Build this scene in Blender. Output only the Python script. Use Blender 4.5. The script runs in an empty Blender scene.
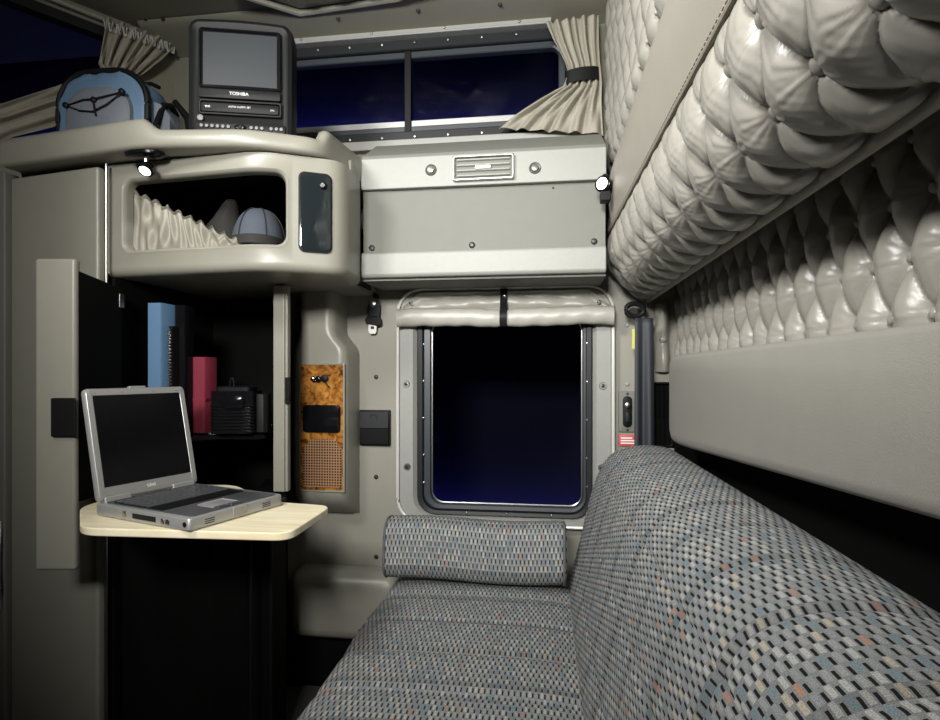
import bpy, bmesh, math, random
from mathutils import Vector, Matrix
random.seed(7)
PI = math.pi
scene = bpy.context.scene
COL = scene.collection
# ------------------------------------------------------------------ camera model
F = 560.0; TH = math.atan(75 / F); CT, ST = math.cos(TH), math.sin(TH); HZ = 372.0; H0 = 1.05
def ray(px, py):
    u = (px - 470) / F; v = (HZ - py) / F
    return Vector((CT * u - ST, ST * u + CT, v))
def P(px, py, Y=None, X=None, Z=None, t=None):
    """world point seen at a pixel, on a plane of constant Y, X or height"""
    d = ray(px, py)
    if t is None:
        if Y is not None: t = Y / d.y
        elif X is not None: t = X / d.x
        else: t = (Z - H0) / d.z
    return Vector((d.x * t, d.y * t, H0 + d.z * t))
LWA = Vector((-1.28, 1.80)); LWB = Vector((-1.75, 1.15))
def PL(px, py, off=0.0):
    """point on the slanted front wall, off metres into the cab"""
    d = ray(px, py); e = (LWB - LWA).normalized(); n = Vector((-e.y, e.x))
    if n.dot(Vector((0, 0)) - LWA) < 0: n = -n
    a = LWA + n * off
    t = n.dot(a) / n.dot(Vector((d.x, d.y)))
    return Vector((d.x * t, d.y * t, H0 + d.z * t))
cam = bpy.data.cameras.new('camera'); co = bpy.data.objects.new('camera', cam); COL.objects.link(co)
co.location = (0, 0, H0); co.rotation_euler = (PI / 2, 0, TH)
cam.sensor_width = 36; cam.lens = F * 36 / 940; cam.shift_y = 12 / 940; cam.clip_start = 0.02
scene.camera = co
# ------------------------------------------------------------------ materials
def mat(name, col, rough=0.5, metal=0.0, noise=0.0, nscale=40, bump=0.0, bscale=300, spec=0.5, emit=None, estr=0, coat=0.0):
    m = bpy.data.materials.new(name); m.use_nodes = True
    nt = m.node_tree; b = nt.nodes['Principled BSDF']
    b.inputs['Base Color'].default_value = (*col, 1); b.inputs['Roughness'].default_value = rough
    b.inputs['Metallic'].default_value = metal; b.inputs['Specular IOR Level'].default_value = spec
    b.inputs['Coat Weight'].default_value = coat
    tc = nt.nodes.new('ShaderNodeTexCoord')
    if noise:
        n = nt.nodes.new('ShaderNodeTexNoise'); n.inputs['Scale'].default_value = nscale; n.inputs['Detail'].default_value = 4
        nt.links.new(tc.outputs['Object'], n.inputs['Vector'])
        mx = nt.nodes.new('ShaderNodeMix'); mx.data_type = 'RGBA'
        mx.inputs['A'].default_value = (*[c * (1 - noise) for c in col], 1); mx.inputs['B'].default_value = (*[min(1, c * (1 + noise)) for c in col], 1)
        nt.links.new(n.outputs['Fac'], mx.inputs['Factor']); nt.links.new(mx.outputs['Result'], b.inputs['Base Color'])
    if bump:
        n = nt.nodes.new('ShaderNodeTexNoise'); n.inputs['Scale'].default_value = bscale; n.inputs['Detail'].default_value = 5
        nt.links.new(tc.outputs['Object'], n.inputs['Vector'])
        bp = nt.nodes.new('ShaderNodeBump'); bp.inputs['Strength'].default_value = bump; bp.inputs['Distance'].default_value = 0.002
        nt.links.new(n.outputs['Fac'], bp.inputs['Height']); nt.links.new(bp.outputs['Normal'], b.inputs['Normal'])
    if emit:
        b.inputs['Emission Color'].default_value = (*emit, 1); b.inputs['Emission Strength'].default_value = estr
    return m
M = {}
M['plastic'] = mat('moulded_plastic', (.245, .238, .198), .36, noise=.05, nscale=25, bump=.12, bscale=700)
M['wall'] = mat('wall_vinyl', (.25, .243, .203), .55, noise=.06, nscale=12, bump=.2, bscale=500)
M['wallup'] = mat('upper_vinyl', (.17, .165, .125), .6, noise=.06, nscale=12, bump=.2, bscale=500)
M['panel'] = mat('locker_fabric', (.165, .165, .145), .7, noise=.05, nscale=30, bump=.3, bscale=900)
M['pale'] = mat('pale_vinyl', (.27, .272, .25), .5, noise=.05, nscale=60, bump=.3, bscale=350)
M['leather'] = mat('leather', (.27, .259, .227), .31, noise=.06, nscale=18, bump=.10, bscale=900)
M['leather2'] = mat('smooth_leather', (.29, .27, .23), .5, noise=.06, nscale=18, bump=.3, bscale=500)
M['cushion'] = mat('grey_vinyl', (.27, .262, .232), .55, noise=.05, nscale=14, bump=.3, bscale=600)
M['piping'] = mat('piping', (.20, .18, .145), .5, bump=.3, bscale=300)
M['curtain'] = mat('curtain_cloth', (.27, .25, .20), .65, noise=.08, nscale=60, bump=.3, bscale=500)
M['nylon'] = mat('shade_nylon', (.34, .33, .29), .38, noise=.05, nscale=40, bump=.25, bscale=90)
M['pocket'] = mat('pocket_cloth', (.21, .195, .155), .5, noise=.06, nscale=50, bump=.2, bscale=200)
M['black'] = mat('black_plastic', (.006, .006, .0065), .5, spec=.18, bump=.15, bscale=600)
M['void'] = mat('black_lining', (.0035, .0035, .0035), .8, spec=.08)
M['gloss'] = mat('gloss_black', (.005, .005, .006), .15, spec=.18)
M['rubber'] = mat('rubber_gasket', (.014, .015, .017), .45, spec=.25)
M['gasket_grey'] = mat('gasket_flange', (.03, .036, .042), .4)
M['chrome'] = mat('chrome', (.8, .8, .78), .15, metal=1)
M['alu'] = mat('silver_plastic', (.42, .42, .41), .38, metal=.5)
M['tvbtn'] = mat('grey_button', (.16, .16, .16), .5)
M['welt'] = mat('grey_welt', (.09, .09, .092), .8)
M['trimline'] = mat('bright_trim', (.66, .66, .62), .35, metal=.3)
M['aludark'] = mat('grey_keydeck', (.10, .105, .115), .35, metal=.4)
M['white'] = mat('white_marking', (.75, .75, .72), .5)
M['steel'] = mat('steel', (.45, .45, .43), .3, metal=1)
M['rosette'] = mat('brushed_grey', (.16, .155, .14), .35, metal=.6)
M['screw'] = mat('dark_screw', (.03, .03, .028), .4, metal=.3)
M['blue'] = mat('blue_nylon', (.10, .175, .27), .55, noise=.12, nscale=30, bump=.35, bscale=120)
M['bluegrey'] = mat('blue_grey_cloth', (.055, .065, .085), .8, noise=.1, nscale=80, bump=.3)
M['greycloth'] = mat('grey_nylon', (.15, .165, .19), .6, noise=.1, nscale=60, bump=.3, bscale=200)
M['darkcloth'] = mat('dark_cloth', (.013, .012, .010), .8, noise=.2, nscale=60, bump=.3)
M['binder'] = mat('blue_binder', (.10, .19, .31), .45, noise=.05, nscale=60, bump=.2, bscale=500)
M['red'] = mat('red_leatherette', (.20, .025, .045), .4, noise=.08, nscale=60, bump=.2, bscale=500)
M['label_red'] = mat('red_label', (.5, .08, .08), .5)
M['yellow'] = mat('yellow_tag', (.50, .50, .10), .6)
M['belt'] = mat('belt_webbing', (.022, .026, .032), .55, bump=.4, bscale=700)
M['crt'] = mat('crt_screen', (.028, .032, .036), .5, spec=.2)
M['cream'] = mat('cream', (.78, .70, .48), .4)
M['carpet'] = mat('carpet', (.06, .06, .055), .95, noise=.5, nscale=400, bump=.6, bscale=500)
M['lampglow'] = mat('lamp_glow', (.9, .88, .8), .4, emit=(1, .97, .88), estr=5)
def burl():
    m = mat('burl_wood', (.4, .2, .05), .22, coat=.4); nt = m.node_tree; b = nt.nodes['Principled BSDF']
    tc = nt.nodes['Texture Coordinate']; n = nt.nodes.new('ShaderNodeTexNoise'); n.inputs['Scale'].default_value = 42; n.inputs['Detail'].default_value = 7; n.inputs['Distortion'].default_value = 1.1
    r = nt.nodes.new('ShaderNodeValToRGB'); e = r.color_ramp.elements
    e[0].position = .34; e[0].color = (.07, .025, .006, 1); e[1].position = .68; e[1].color = (.46, .21, .04, 1)
    x = r.color_ramp.elements.new(.5); x.color = (.28, .11, .02, 1)
    nt.links.new(tc.outputs['Object'], n.inputs['Vector']); nt.links.new(n.outputs['Fac'], r.inputs['Fac']); nt.links.new(r.outputs['Color'], b.inputs['Base Color'])
    return m
M['burl'] = burl()
def maple():
    m = mat('maple_board', (.8, .7, .5), .35); nt = m.node_tree; b = nt.nodes['Principled BSDF']
    tc = nt.nodes['Texture Coordinate']; mp = nt.nodes.new('ShaderNodeMapping'); mp.inputs['Scale'].default_value = (2, 30, 10); mp.inputs['Rotation'].default_value = (0, 0, .1)
    n = nt.nodes.new('ShaderNodeTexNoise'); n.inputs['Scale'].default_value = 2.5; n.inputs['Detail'].default_value = 5
    r = nt.nodes.new('ShaderNodeValToRGB'); e = r.color_ramp.elements
    e[0].position = .3; e[0].color = (.74, .62, .38, 1); e[1].position = .62; e[1].color = (.90, .83, .62, 1)
    nt.links.new(tc.outputs['Object'], mp.inputs['Vector']); nt.links.new(mp.outputs['Vector'], n.inputs['Vector']); nt.links.new(n.outputs['Fac'], r.inputs['Fac']); nt.links.new(r.outputs['Color'], b.inputs['Base Color'])
    return m
M['maple'] = maple()
def fabric():
    m = mat('woven_tweed', (.2, .2, .2), .85, spec=.2); nt = m.node_tree; b = nt.nodes['Principled BSDF']; L = nt.links
    uv = nt.nodes.new('ShaderNodeUVMap'); sp = nt.nodes.new('ShaderNodeSeparateXYZ'); L.new(uv.outputs['UV'], sp.inputs[0])
    def mth(op, a, b_=None, c=None):
        n = nt.nodes.new('ShaderNodeMath'); n.operation = op
        for k, x in enumerate((a, b_, c)):
            if x is None: continue
            if isinstance(x, (int, float)): n.inputs[k].default_value = x
            else: L.new(x, n.inputs[k])
        return n.outputs[0]
    W_, H_ = .0112, .0165
    v = mth('DIVIDE', sp.outputs['Y'], H_); row = mth('FLOOR', v); fy = mth('FRACT', v)
    u = mth('ADD', mth('DIVIDE', sp.outputs['X'], W_), mth('MULTIPLY', row, .5)); fx = mth('FRACT', u); colm = mth('FLOOR', u)
    dash = mth('MULTIPLY', mth('LESS_THAN', fx, .25), mth('LESS_THAN', fy, .68))
    light = mth('MULTIPLY', mth('MULTIPLY', mth('GREATER_THAN', fx, .42), mth('LESS_THAN', fx, .86)), mth('MULTIPLY', mth('GREATER_THAN', fy, .08), mth('LESS_THAN', fy, .95)))
    cv = nt.nodes.new('ShaderNodeCombineXYZ'); L.new(colm, cv.inputs[0]); L.new(row, cv.inputs[1])
    wn = nt.nodes.new('ShaderNodeTexWhiteNoise'); wn.noise_dimensions = '2D'; L.new(cv.outputs[0], wn.inputs['Vector'])
    # yarn colour per cell: mostly grey, some fawn, rust and slate flecks
    r = nt.nodes.new('ShaderNodeValToRGB'); r.color_ramp.interpolation = 'CONSTANT'; e = r.color_ramp.elements
    e[0].position = 0; e[0].color = (.25, .258, .255, 1); e[1].position = .35; e[1].color = (.215, .228, .235, 1)
    for pos, c in ((.55, (.34, .34, .325)), (.80, (.15, .20, .225)), (.92, (.36, .32, .25)), (.972, (.33, .19, .14))):
        x = e.new(pos); x.color = (*c, 1)
    L.new(wn.outputs['Value'], r.inputs['Fac'])
    base = nt.nodes.new('ShaderNodeMix'); base.data_type = 'RGBA'; base.inputs['A'].default_value = (.185, .192, .195, 1); L.new(light, base.inputs['Factor']); L.new(r.outputs['Color'], base.inputs['B'])
    d = nt.nodes.new('ShaderNodeMix'); d.data_type = 'RGBA'; d.inputs['B'].default_value = (.008, .008, .008, 1); L.new(dash, d.inputs['Factor']); L.new(base.outputs['Result'], d.inputs['A'])
    # heavier woven band every few rows
    band = mth('LESS_THAN', mth('FRACT', mth('DIVIDE', row, 8)), .12)
    m2 = nt.nodes.new('ShaderNodeMix'); m2.data_type = 'RGBA'; m2.blend_type = 'MULTIPLY'; m2.inputs['B'].default_value = (.76, .76, .76, 1)
    L.new(band, m2.inputs['Factor']); L.new(d.outputs['Result'], m2.inputs['A']); L.new(m2.outputs['Result'], b.inputs['Base Color'])
    fn_ = nt.nodes.new('ShaderNodeTexNoise'); fn_.inputs['Scale'].default_value = 900; fn_.inputs['Detail'].default_value = 1; L.new(uv.outputs['UV'], fn_.inputs['Vector'])
    mrg = nt.nodes.new('ShaderNodeMapRange'); mrg.inputs['From Min'].default_value = .3; mrg.inputs['From Max'].default_value = .7; mrg.inputs['To Min'].default_value = .62; mrg.inputs['To Max'].default_value = 1.38; L.new(fn_.outputs['Fac'], mrg.inputs['Value'])
    m3 = nt.nodes.new('ShaderNodeVectorMath'); m3.operation = 'SCALE'; L.new(m2.outputs['Result'], m3.inputs[0]); L.new(mrg.outputs['Result'], m3.inputs['Scale']); L.new(m3.outputs[0], b.inputs['Base Color'])
    bp = nt.nodes.new('ShaderNodeBump'); bp.inputs['Strength'].default_value = .4; bp.inputs['Distance'].default_value = .0012
    L.new(light, bp.inputs['Height']); L.new(bp.outputs['Normal'], b.inputs['Normal'])
    return m
M['fabric'] = fabric()
def mesh_grille():
    m = mat('grille_mesh', (.3, .15, .06), .35, metal=.2); nt = m.node_tree; b = nt.nodes['Principled BSDF']; L = nt.links
    tc = nt.nodes['Texture Coordinate']; sx = nt.nodes.new('ShaderNodeSeparateXYZ'); L.new(tc.outputs['Object'], sx.inputs[0])
    outs = []
    for a in ('X', 'Z'):
        k = nt.nodes.new('ShaderNodeMath'); k.operation = 'MULTIPLY'; k.inputs[1].default_value = 2 * PI / .0085; L.new(sx.outputs[a], k.inputs[0])
        s = nt.nodes.new('ShaderNodeMath'); s.operation = 'SINE'; L.new(k.outputs[0], s.inputs[0]); outs.append(s)
    ad = nt.nodes.new('ShaderNodeMath'); ad.operation = 'MAXIMUM'; L.new(outs[0].outputs[0], ad.inputs[0]); L.new(outs[1].outputs[0], ad.inputs[1])
    r = nt.nodes.new('ShaderNodeValToRGB'); e = r.color_ramp.elements; e[0].position = .25; e[0].color = (.02, .006, .004, 1); e[1].position = .75; e[1].color = (.42, .24, .13, 1)
    L.new(ad.outputs[0], r.inputs['Fac']); L.new(r.outputs['Color'], b.inputs['Base Color'])
    return m
M['grille'] = mesh_grille()
def glass(name, tint=(.9, .92, .95), gl=.06):
    m = bpy.data.materials.new(name); m.use_nodes = True; nt = m.node_tree; nt.nodes.clear(); L = nt.links
    o = nt.nodes.new('ShaderNodeOutputMaterial'); t = nt.nodes.new('ShaderNodeBsdfTransparent'); t.inputs[0].default_value = (*tint, 1)
    g = nt.nodes.new('ShaderNodeBsdfGlossy'); g.inputs['Roughness'].default_value = .02
    mx = nt.nodes.new('ShaderNodeMixShader'); mx.inputs[0].default_value = gl
    L.new(t.outputs[0], mx.inputs[1]); L.new(g.outputs[0], mx.inputs[2]); L.new(mx.outputs[0], o.inputs[0]); return m
M['glass'] = glass('window_glass', gl=.006)
M['smoked'] = mat('smoked_glass', (.012, .016, .018), .06)
# ------------------------------------------------------------------ object helpers
ORG = {}
def tag(o, label=None, cat=None, group=None, kind=None):
    if label: o['label'] = label
    if cat: o['category'] = cat
    if group: o['group'] = group
    if kind: o['kind'] = kind
    return o
def thing(name, label, cat, loc=(0, 0, 0), rz=0, group=None, local=False):
    o = bpy.data.objects.new(name, None); COL.objects.link(o); o.location = loc; o.rotation_euler.z = rz
    o.empty_display_size = .05
    tag(o, label, cat, group); ORG[o.name] = Vector((0, 0, 0)) if local else Vector(loc); return o
def struct(name, loc=(0, 0, 0)):
    o = bpy.data.objects.new(name, None); COL.objects.link(o); o.location = loc; o['kind'] = 'structure'; ORG[o.name] = Vector(loc); return o
def mk(name, vf, m, parent=None, bevel=0, segs=3, ang=38, sub=0, uv=None, kind=None, mtx=None):
    vs, fs = vf; me = bpy.data.meshes.new(name)
    L = ORG.get(parent.name, Vector((0, 0, 0))) if parent is not None else Vector((0, 0, 0))
    pts = [Vector(v) for v in vs]
    if mtx is not None: pts = [mtx @ v for v in pts]
    pts = [p - L for p in pts]
    me.from_pydata(pts, [], fs); me.materials.append(M[m] if isinstance(m, str) else m)
    bm = bmesh.new(); bm.from_mesh(me); bmesh.ops.remove_doubles(bm, verts=bm.verts, dist=1e-6)
    if uv is None: bmesh.ops.recalc_face_normals(bm, faces=bm.faces)
    bm.to_mesh(me) if uv is None else None; bm.free()
    if uv is not None:
        ul = me.uv_layers.new(name='UVMap')
        for lp in me.loops: ul.data[lp.index].uv = uv[lp.vertex_index]
    for p in me.polygons: p.use_smooth = True
    if sub == 0 and not bevel: me.set_sharp_from_angle(angle=math.radians(ang))
    o = bpy.data.objects.new(name, me); COL.objects.link(o)
    if parent is not None: o.parent = parent; ORG[o.name] = L
    if bevel:
        b = o.modifiers.new('b', 'BEVEL'); b.width = bevel; b.segments = segs; b.limit_method = 'ANGLE'; b.angle_limit = math.radians(40); b.harden_normals = False
        w = o.modifiers.new('w', 'WEIGHTED_NORMAL'); w.keep_sharp = True
    if sub:
        s = o.modifiers.new('s', 'SUBSURF'); s.levels = sub; s.render_levels = sub
    if kind: o['kind'] = kind
    return o
def box(x0, x1, y0, y1, z0, z1):
    v = [(x, y, z) for z in (z0, z1) for y in (y0, y1) for x in (x0, x1)]
    return v, [(0, 2, 3, 1), (4, 5, 7, 6), (0, 1, 5, 4), (2, 6, 7, 3), (0, 4, 6, 2), (1, 3, 7, 5)]
def prism(poly, z0, z1):
    n = len(poly); v = [(p[0], p[1], z0) for p in poly] + [(p[0], p[1], z1) for p in poly]
    return v, [tuple(range(n))[::-1], tuple(range(n, 2 * n))] + [(i, (i + 1) % n, n + (i + 1) % n, n + i) for i in range(n)]
def extr(poly, vec):
    """polygon of 3-D points extruded along vec"""
    n = len(poly); vec = Vector(vec); v = [Vector(p) for p in poly] + [Vector(p) + vec for p in poly]
    return v, [tuple(range(n))[::-1], tuple(range(n, 2 * n))] + [(i, (i + 1) % n, n + (i + 1) % n, n + i) for i in range(n)]
def join(*vfs):
    V, Fc = [], []
    for v, f in vfs:
        k = len(V); V += [Vector(x) for x in v]; Fc += [tuple(i + k for i in q) for q in f]
    return V, Fc
def grid(fn, nu, nv):
    V = [fn(i / nu, j / nv) for j in range(nv + 1) for i in range(nu + 1)]
    return V, [(j * (nu + 1) + i, j * (nu + 1) + i + 1, (j + 1) * (nu + 1) + i + 1, (j + 1) * (nu + 1) + i) for j in range(nv) for i in range(nu)]
def tube(path, r, n=8, closed=False):
    path = [Vector(p) for p in path]; V, Fc = [], []; m = len(path)
    up = Vector((0, 0, 1))
    for i, p in enumerate(path):
        a = path[(i - 1) % m] if (closed or i > 0) else p; b = path[(i + 1) % m] if (closed or i < m - 1) else p
        d = (b - a).normalized()
        s = d.cross(up)
        if s.length < .05: s = d.cross(Vector((0, 1, 0)))
        s.normalize(); q = s.cross(d)
        rr = r[i] if isinstance(r, (list, tuple)) else r
        V += [p + s * (rr * math.cos(2 * PI * k / n)) + q * (rr * math.sin(2 * PI * k / n)) for k in range(n)]
    for i in range(m if closed else m - 1):
        for k in range(n):
            Fc.append((i * n + k, i * n + (k + 1) % n, ((i + 1) % m) * n + (k + 1) % n, ((i + 1) % m) * n + k))
    if not closed: Fc += [tuple(range(n)), tuple(range((m - 1) * n, m * n))]
    return V, Fc
def lathe(prof, n=20, o=(0, 0, 0), axis='Y'):
    """prof: (radius, height) pairs; axis direction of height"""
    V, Fc = [], []; o = Vector(o)
    for r, h in prof:
        for k in range(n):
            c, s = r * math.cos(2 * PI * k / n), r * math.sin(2 * PI * k / n)
            V.append(o + (Vector((c, h, s)) if axis == 'Y' else Vector((c, s, h)) if axis == 'Z' else Vector((h, c, s))))
    for i in range(len(prof) - 1):
        for k in range(n): Fc.append((i * n + k, i * n + (k + 1) % n, (i + 1) * n + (k + 1) % n, (i + 1) * n + k))
    Fc += [tuple(range(n)), tuple(range((len(prof) - 1) * n, len(prof) * n))]
    return V, Fc
def rrect(x0, x1, z0, z1, r, n=6, m=6):
    """rounded rectangle outline, always 4*(n+m) points, counter-clockwise from the bottom right"""
    out = []
    cs = [(x1 - r, z0 + r, -90), (x1 - r, z1 - r, 0), (x0 + r, z1 - r, 90), (x0 + r, z0 + r, 180)]
    for k, (cx, cz, a) in enumerate(cs):
        arc = [(cx + r * math.cos(math.radians(a + 90 * i / n)), cz + r * math.sin(math.radians(a + 90 * i / n))) for i in range(n + 1)]
        nx = cs[(k + 1) % 4]; e = (nx[0] + r * math.cos(math.radians(nx[2])), nx[1] + r * math.sin(math.radians(nx[2])))
        s = arc[-1]
        out += arc + [(s[0] + (e[0] - s[0]) * i / m, s[1] + (e[1] - s[1]) * i / m) for i in range(1, m)]
    return out
def loops(lps, cap0=False, cap1=False):
    """skin a list of equally long closed 3-D loops"""
    n = len(lps[0]); V = [Vector(p) for l in lps for p in l]; Fc = []
    for i in range(len(lps) - 1):
        for k in range(n): Fc.append((i * n + k, i * n + (k + 1) % n, (i + 1) * n + (k + 1) % n, (i + 1) * n + k))
    if cap0: Fc.append(tuple(range(n)))
    if cap1: Fc.append(tuple(range((len(lps) - 1) * n, len(lps) * n)))
    return V, Fc
def XZ(o, y): return [(p[0], y, p[1]) for p in o]
def rr_solid(x0, x1, z0, z1, r, y0, y1, f=.003):
    """rounded slab facing -Y (front y0), front edge softened"""
    return loops([XZ(rrect(x0 + f, x1 - f, z0 + f, z1 - f, max(r - f, .0005)), y0), XZ(rrect(x0 + f * .3, x1 - f * .3, z0 + f * .3, z1 - f * .3, r), y0 + f * .3), XZ(rrect(x0, x1, z0, z1, r), y0 + f), XZ(rrect(x0, x1, z0, z1, r), y1)], True, True)
def rr_ring(x0, x1, z0, z1, r, w, y0, y1, f=.003, ri=None):
    xi0, xi1, zi0, zi1 = x0 + w, x1 - w, z0 + w, z1 - w; ri = max(r - w, .004) if ri is None else ri
    return loops([XZ(rrect(x0, x1, z0, z1, r), y1), XZ(rrect(x0, x1, z0, z1, r), y0 + f), XZ(rrect(x0 + f, x1 - f, z0 + f, z1 - f, r), y0),
                  XZ(rrect(xi0 - f, xi1 + f, zi0 - f, zi1 + f, ri), y0), XZ(rrect(xi0, xi1, zi0, zi1, ri), y0 + f), XZ(rrect(xi0, xi1, zi0, zi1, ri), y1), XZ(rrect(x0, x1, z0, z1, r), y1)])
def screw(parent, x, y, z, r=.006, m='screw', ax='Y'):
    o = mk('screw', lathe([(r * .4, -.0035), (r * .8, -.003), (r, -.0012), (r, .001)], 12, (0, 0, 0), ax), m, None)
    L = ORG.get(parent.name, Vector((0, 0, 0))); o.parent = parent; o.location = Vector((x, y, z)) - L
    return o
def dup(src, parent, loc=None):
    o = src.copy(); COL.objects.link(o); o.parent = parent
    if loc is not None: o.location = loc
    return o
def text(body, size, m, parent, loc, rot=(PI / 2, 0, 0), ext=.0004):
    c = bpy.data.curves.new('lettering', 'FONT'); c.body = body; c.size = size; c.align_x = 'CENTER'; c.align_y = 'CENTER'; c.extrude = ext
    t_ = bpy.data.objects.new('tmp_text', c); COL.objects.link(t_); bpy.context.view_layer.update()
    me = bpy.data.meshes.new_from_object(t_.evaluated_get(bpy.context.evaluated_depsgraph_get())); bpy.data.objects.remove(t_); bpy.data.curves.remove(c)
    me.name = 'lettering'; me.materials.clear(); me.materials.append(M[m])
    o = bpy.data.objects.new('lettering', me); COL.objects.link(o); o.parent = parent; o.location = Vector(loc); o.rotation_euler = rot
    return o
def tuft(a, b, a0, sa, b0, sb, dep, skew=0.0):
    """diamond buttoning: creases run between staggered buttons, gathers radiate from each button"""
    u = (a - a0) / sa; v = (b - b0) / sb
    p = u + v / 2 + skew * math.sin(PI * v); q = u - v / 2 + skew * math.sin(PI * v)
    sp, sq = abs(math.sin(PI * p)), abs(math.sin(PI * q))
    kp, kq = round(u + v / 2), round(u - v / 2); da = (u - (kp + kq) / 2) * sa; db = (v - (kp - kq)) * sb
    r = math.hypot(da, db); an = math.atan2(db, da)
    ph = (kp * 12.9898 + kq * 78.233) % 6.28
    w = math.cos(13 * an + ph) * .5 + math.cos(21 * an + 2.1 * ph) * .4 + math.cos(6 * an - ph) * .4
    h = dep * (sp ** .34) * (.35 + .65 * sq ** .6) + dep * .075 * w * math.exp(-r / (.42 * sa)) * min(r / .012, 1)
    h += dep * .05 * math.sin(a * 61 + 3 * math.sin(b * 37)) * sp
    if skew: h += dep * .022 * math.sin(2 * PI * (a + .4 * b + .004 * math.sin(v * 5)) / .0115) * sp * (.4 + .6 * math.sin(PI * min(1, max(0, v + .5))))
    return h - dep * .25 * math.exp(-(r / .010) ** 2)
def nz(x, y): return math.sin(x * 3.1 + math.sin(y * 2.3)) * .5 + math.sin(y * 4.7 + math.sin(x * 1.9) * 2) * .5
A = lambda z: z + H0
# ================================================================== SETTING
CEIL = A(1.15)
mk('floor', box(-2.2, .46, -.5, 1.84, -.03, 0), 'carpet', kind='structure')
# --- far wall: lower sheet with the bunk window hole, upper sheet with the long window hole
ZS = A(.45)
WX0, WX1, WZ0, WZ1 = -.414, .147, A(-.463), A(.215)
UX0, UX1, UZ0, UZ1 = -1.0, .085, A(.765), A(1.075)
wf = struct('wall_far')
m_ = 8
lo = loops([XZ(rrect(-1.32, .46, 0, ZS, .001, 6, m_), 1.8), XZ(rrect(WX0, WX1, WZ0, WZ1, .06, 6, m_), 1.8), XZ(rrect(WX0, WX1, WZ0, WZ1, .06, 6, m_), 1.84)])
up = loops([XZ(rrect(-1.32, .46, ZS, CEIL, .001, 6, m_), 1.8), XZ(rrect(UX0, UX1, UZ0, UZ1, .05, 6, m_), 1.8), XZ(rrect(UX0, UX1, UZ0, UZ1, .05, 6, m_), 1.84)])
mk('lower_sheet', lo, 'wall', wf)
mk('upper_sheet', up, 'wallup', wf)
# cove between far wall and ceiling
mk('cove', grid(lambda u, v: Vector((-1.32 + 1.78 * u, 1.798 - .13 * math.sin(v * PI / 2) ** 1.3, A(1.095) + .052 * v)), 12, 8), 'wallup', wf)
ce = struct('ceiling')
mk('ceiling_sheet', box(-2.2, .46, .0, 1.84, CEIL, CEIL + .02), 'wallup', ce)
for px, py in ((500, 4), (418, 10), (338, 18), (163, 19), (146, 19)):
    best = min(((abs(P(px, py, Y=cy_).z - cz_), cy_, cz_) for cy_, cz_ in [(1.798 - .13 * math.sin(k / 80 * PI / 2) ** 1.3, A(1.095) + .052 * k / 80) for k in range(81)]))
    p = P(px, py, Y=best[1]); screw(wf, p.x, p.y, p.z, .007)
mk('wall_back', box(.435, .46, -.2, 1.84, 0, CEIL), 'leather2', kind='structure')
mk('gap_shade_1', box(.42, .434, .2, 1.79, 0, A(-.03)), 'void', kind='structure')  # black sheet added so the gap behind the sofa looks dark
mk('gap_shade_2', box(.29, .42, 1.786, 1.799, 0, A(-.145)), 'void', kind='structure')  # same darkness painted on the far wall at the end of the gap
mk('wall_foot_shade', box(-.90, -.44, 1.778, 1.797, .0, A(-.845)), 'void', kind='structure')  # black strip added to darken the wall foot under the wheel box
# slanted front wall with its dark window
e2 = (LWB - LWA); LW = e2.length; e2n = e2.normalized(); n2 = Vector((-e2n.y, e2n.x))
if n2.dot(-LWA) < 0: n2 = -n2
def LWp(s, z, off=0.0): return Vector((LWA.x + e2n.x * s + n2.x * off, LWA.y + e2n.y * s + n2.y * off, z))
wl = struct('wall_front')
mp = lambda o, off=0: [LWp(p[0], p[1], off) for p in o]
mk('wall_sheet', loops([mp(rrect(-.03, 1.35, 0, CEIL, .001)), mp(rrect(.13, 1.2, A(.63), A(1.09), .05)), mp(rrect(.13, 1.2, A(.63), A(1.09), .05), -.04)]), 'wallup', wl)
w3 = struct('window_3')
mk('gasket', loops([mp(rrect(.115, 1.215, A(.615), A(1.105), .06), o) if False else mp(rrect(.115, 1.215, A(.615), A(1.105), .06), o) for o in (0, .008)] + [mp(rrect(.145, 1.185, A(.645), A(1.075), .04), o) for o in (.008, -.03)]), 'rubber', w3)
mk('pane', (mp([(.12, A(.62)), (1.21, A(.62)), (1.21, A(1.10)), (.12, A(1.10))], -.03), [(0, 1, 2, 3)]), 'glass', w3)
mk('curtain_track', tube([LWp(.05, A(1.125), .015), LWp(1.3, A(1.125), .015)], .008), 'plastic', w3)
# ---- ceiling hatch
hp = [P(232, -8, Z=CEIL - .015), P(300, 13, Z=CEIL - .015), P(398, -2, Z=CEIL - .015), P(520, -60, Z=CEIL - .015), P(420, -260, Z=CEIL - .015), P(170, -180, Z=CEIL - .015)]
hc = sum(hp, Vector()) / 6
ha = thing('roof_hatch', 'padded ceiling hatch panel with a pale raised rim above the television', 'hatch', (hc.x, hc.y, CEIL - .03))
mk('rim', tube(hp, .011, 8, True), 'plastic', ha)
def hatch_fn(u, v):
    k = int(u * 5.9999); f = u * 6 - k
    q = hp[k].lerp(hp[(k + 1) % 6], f); p = hc.lerp(q, v * .97)
    return Vector((p.x, p.y, CEIL - .008 - .012 * (1 - v ** 6) - tuft(p.x, p.y, 0, .11, 0, .08, .02) * (1 - v ** 4)))
mk('padding', grid(hatch_fn, 90, 24), 'leather', ha)
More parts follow.
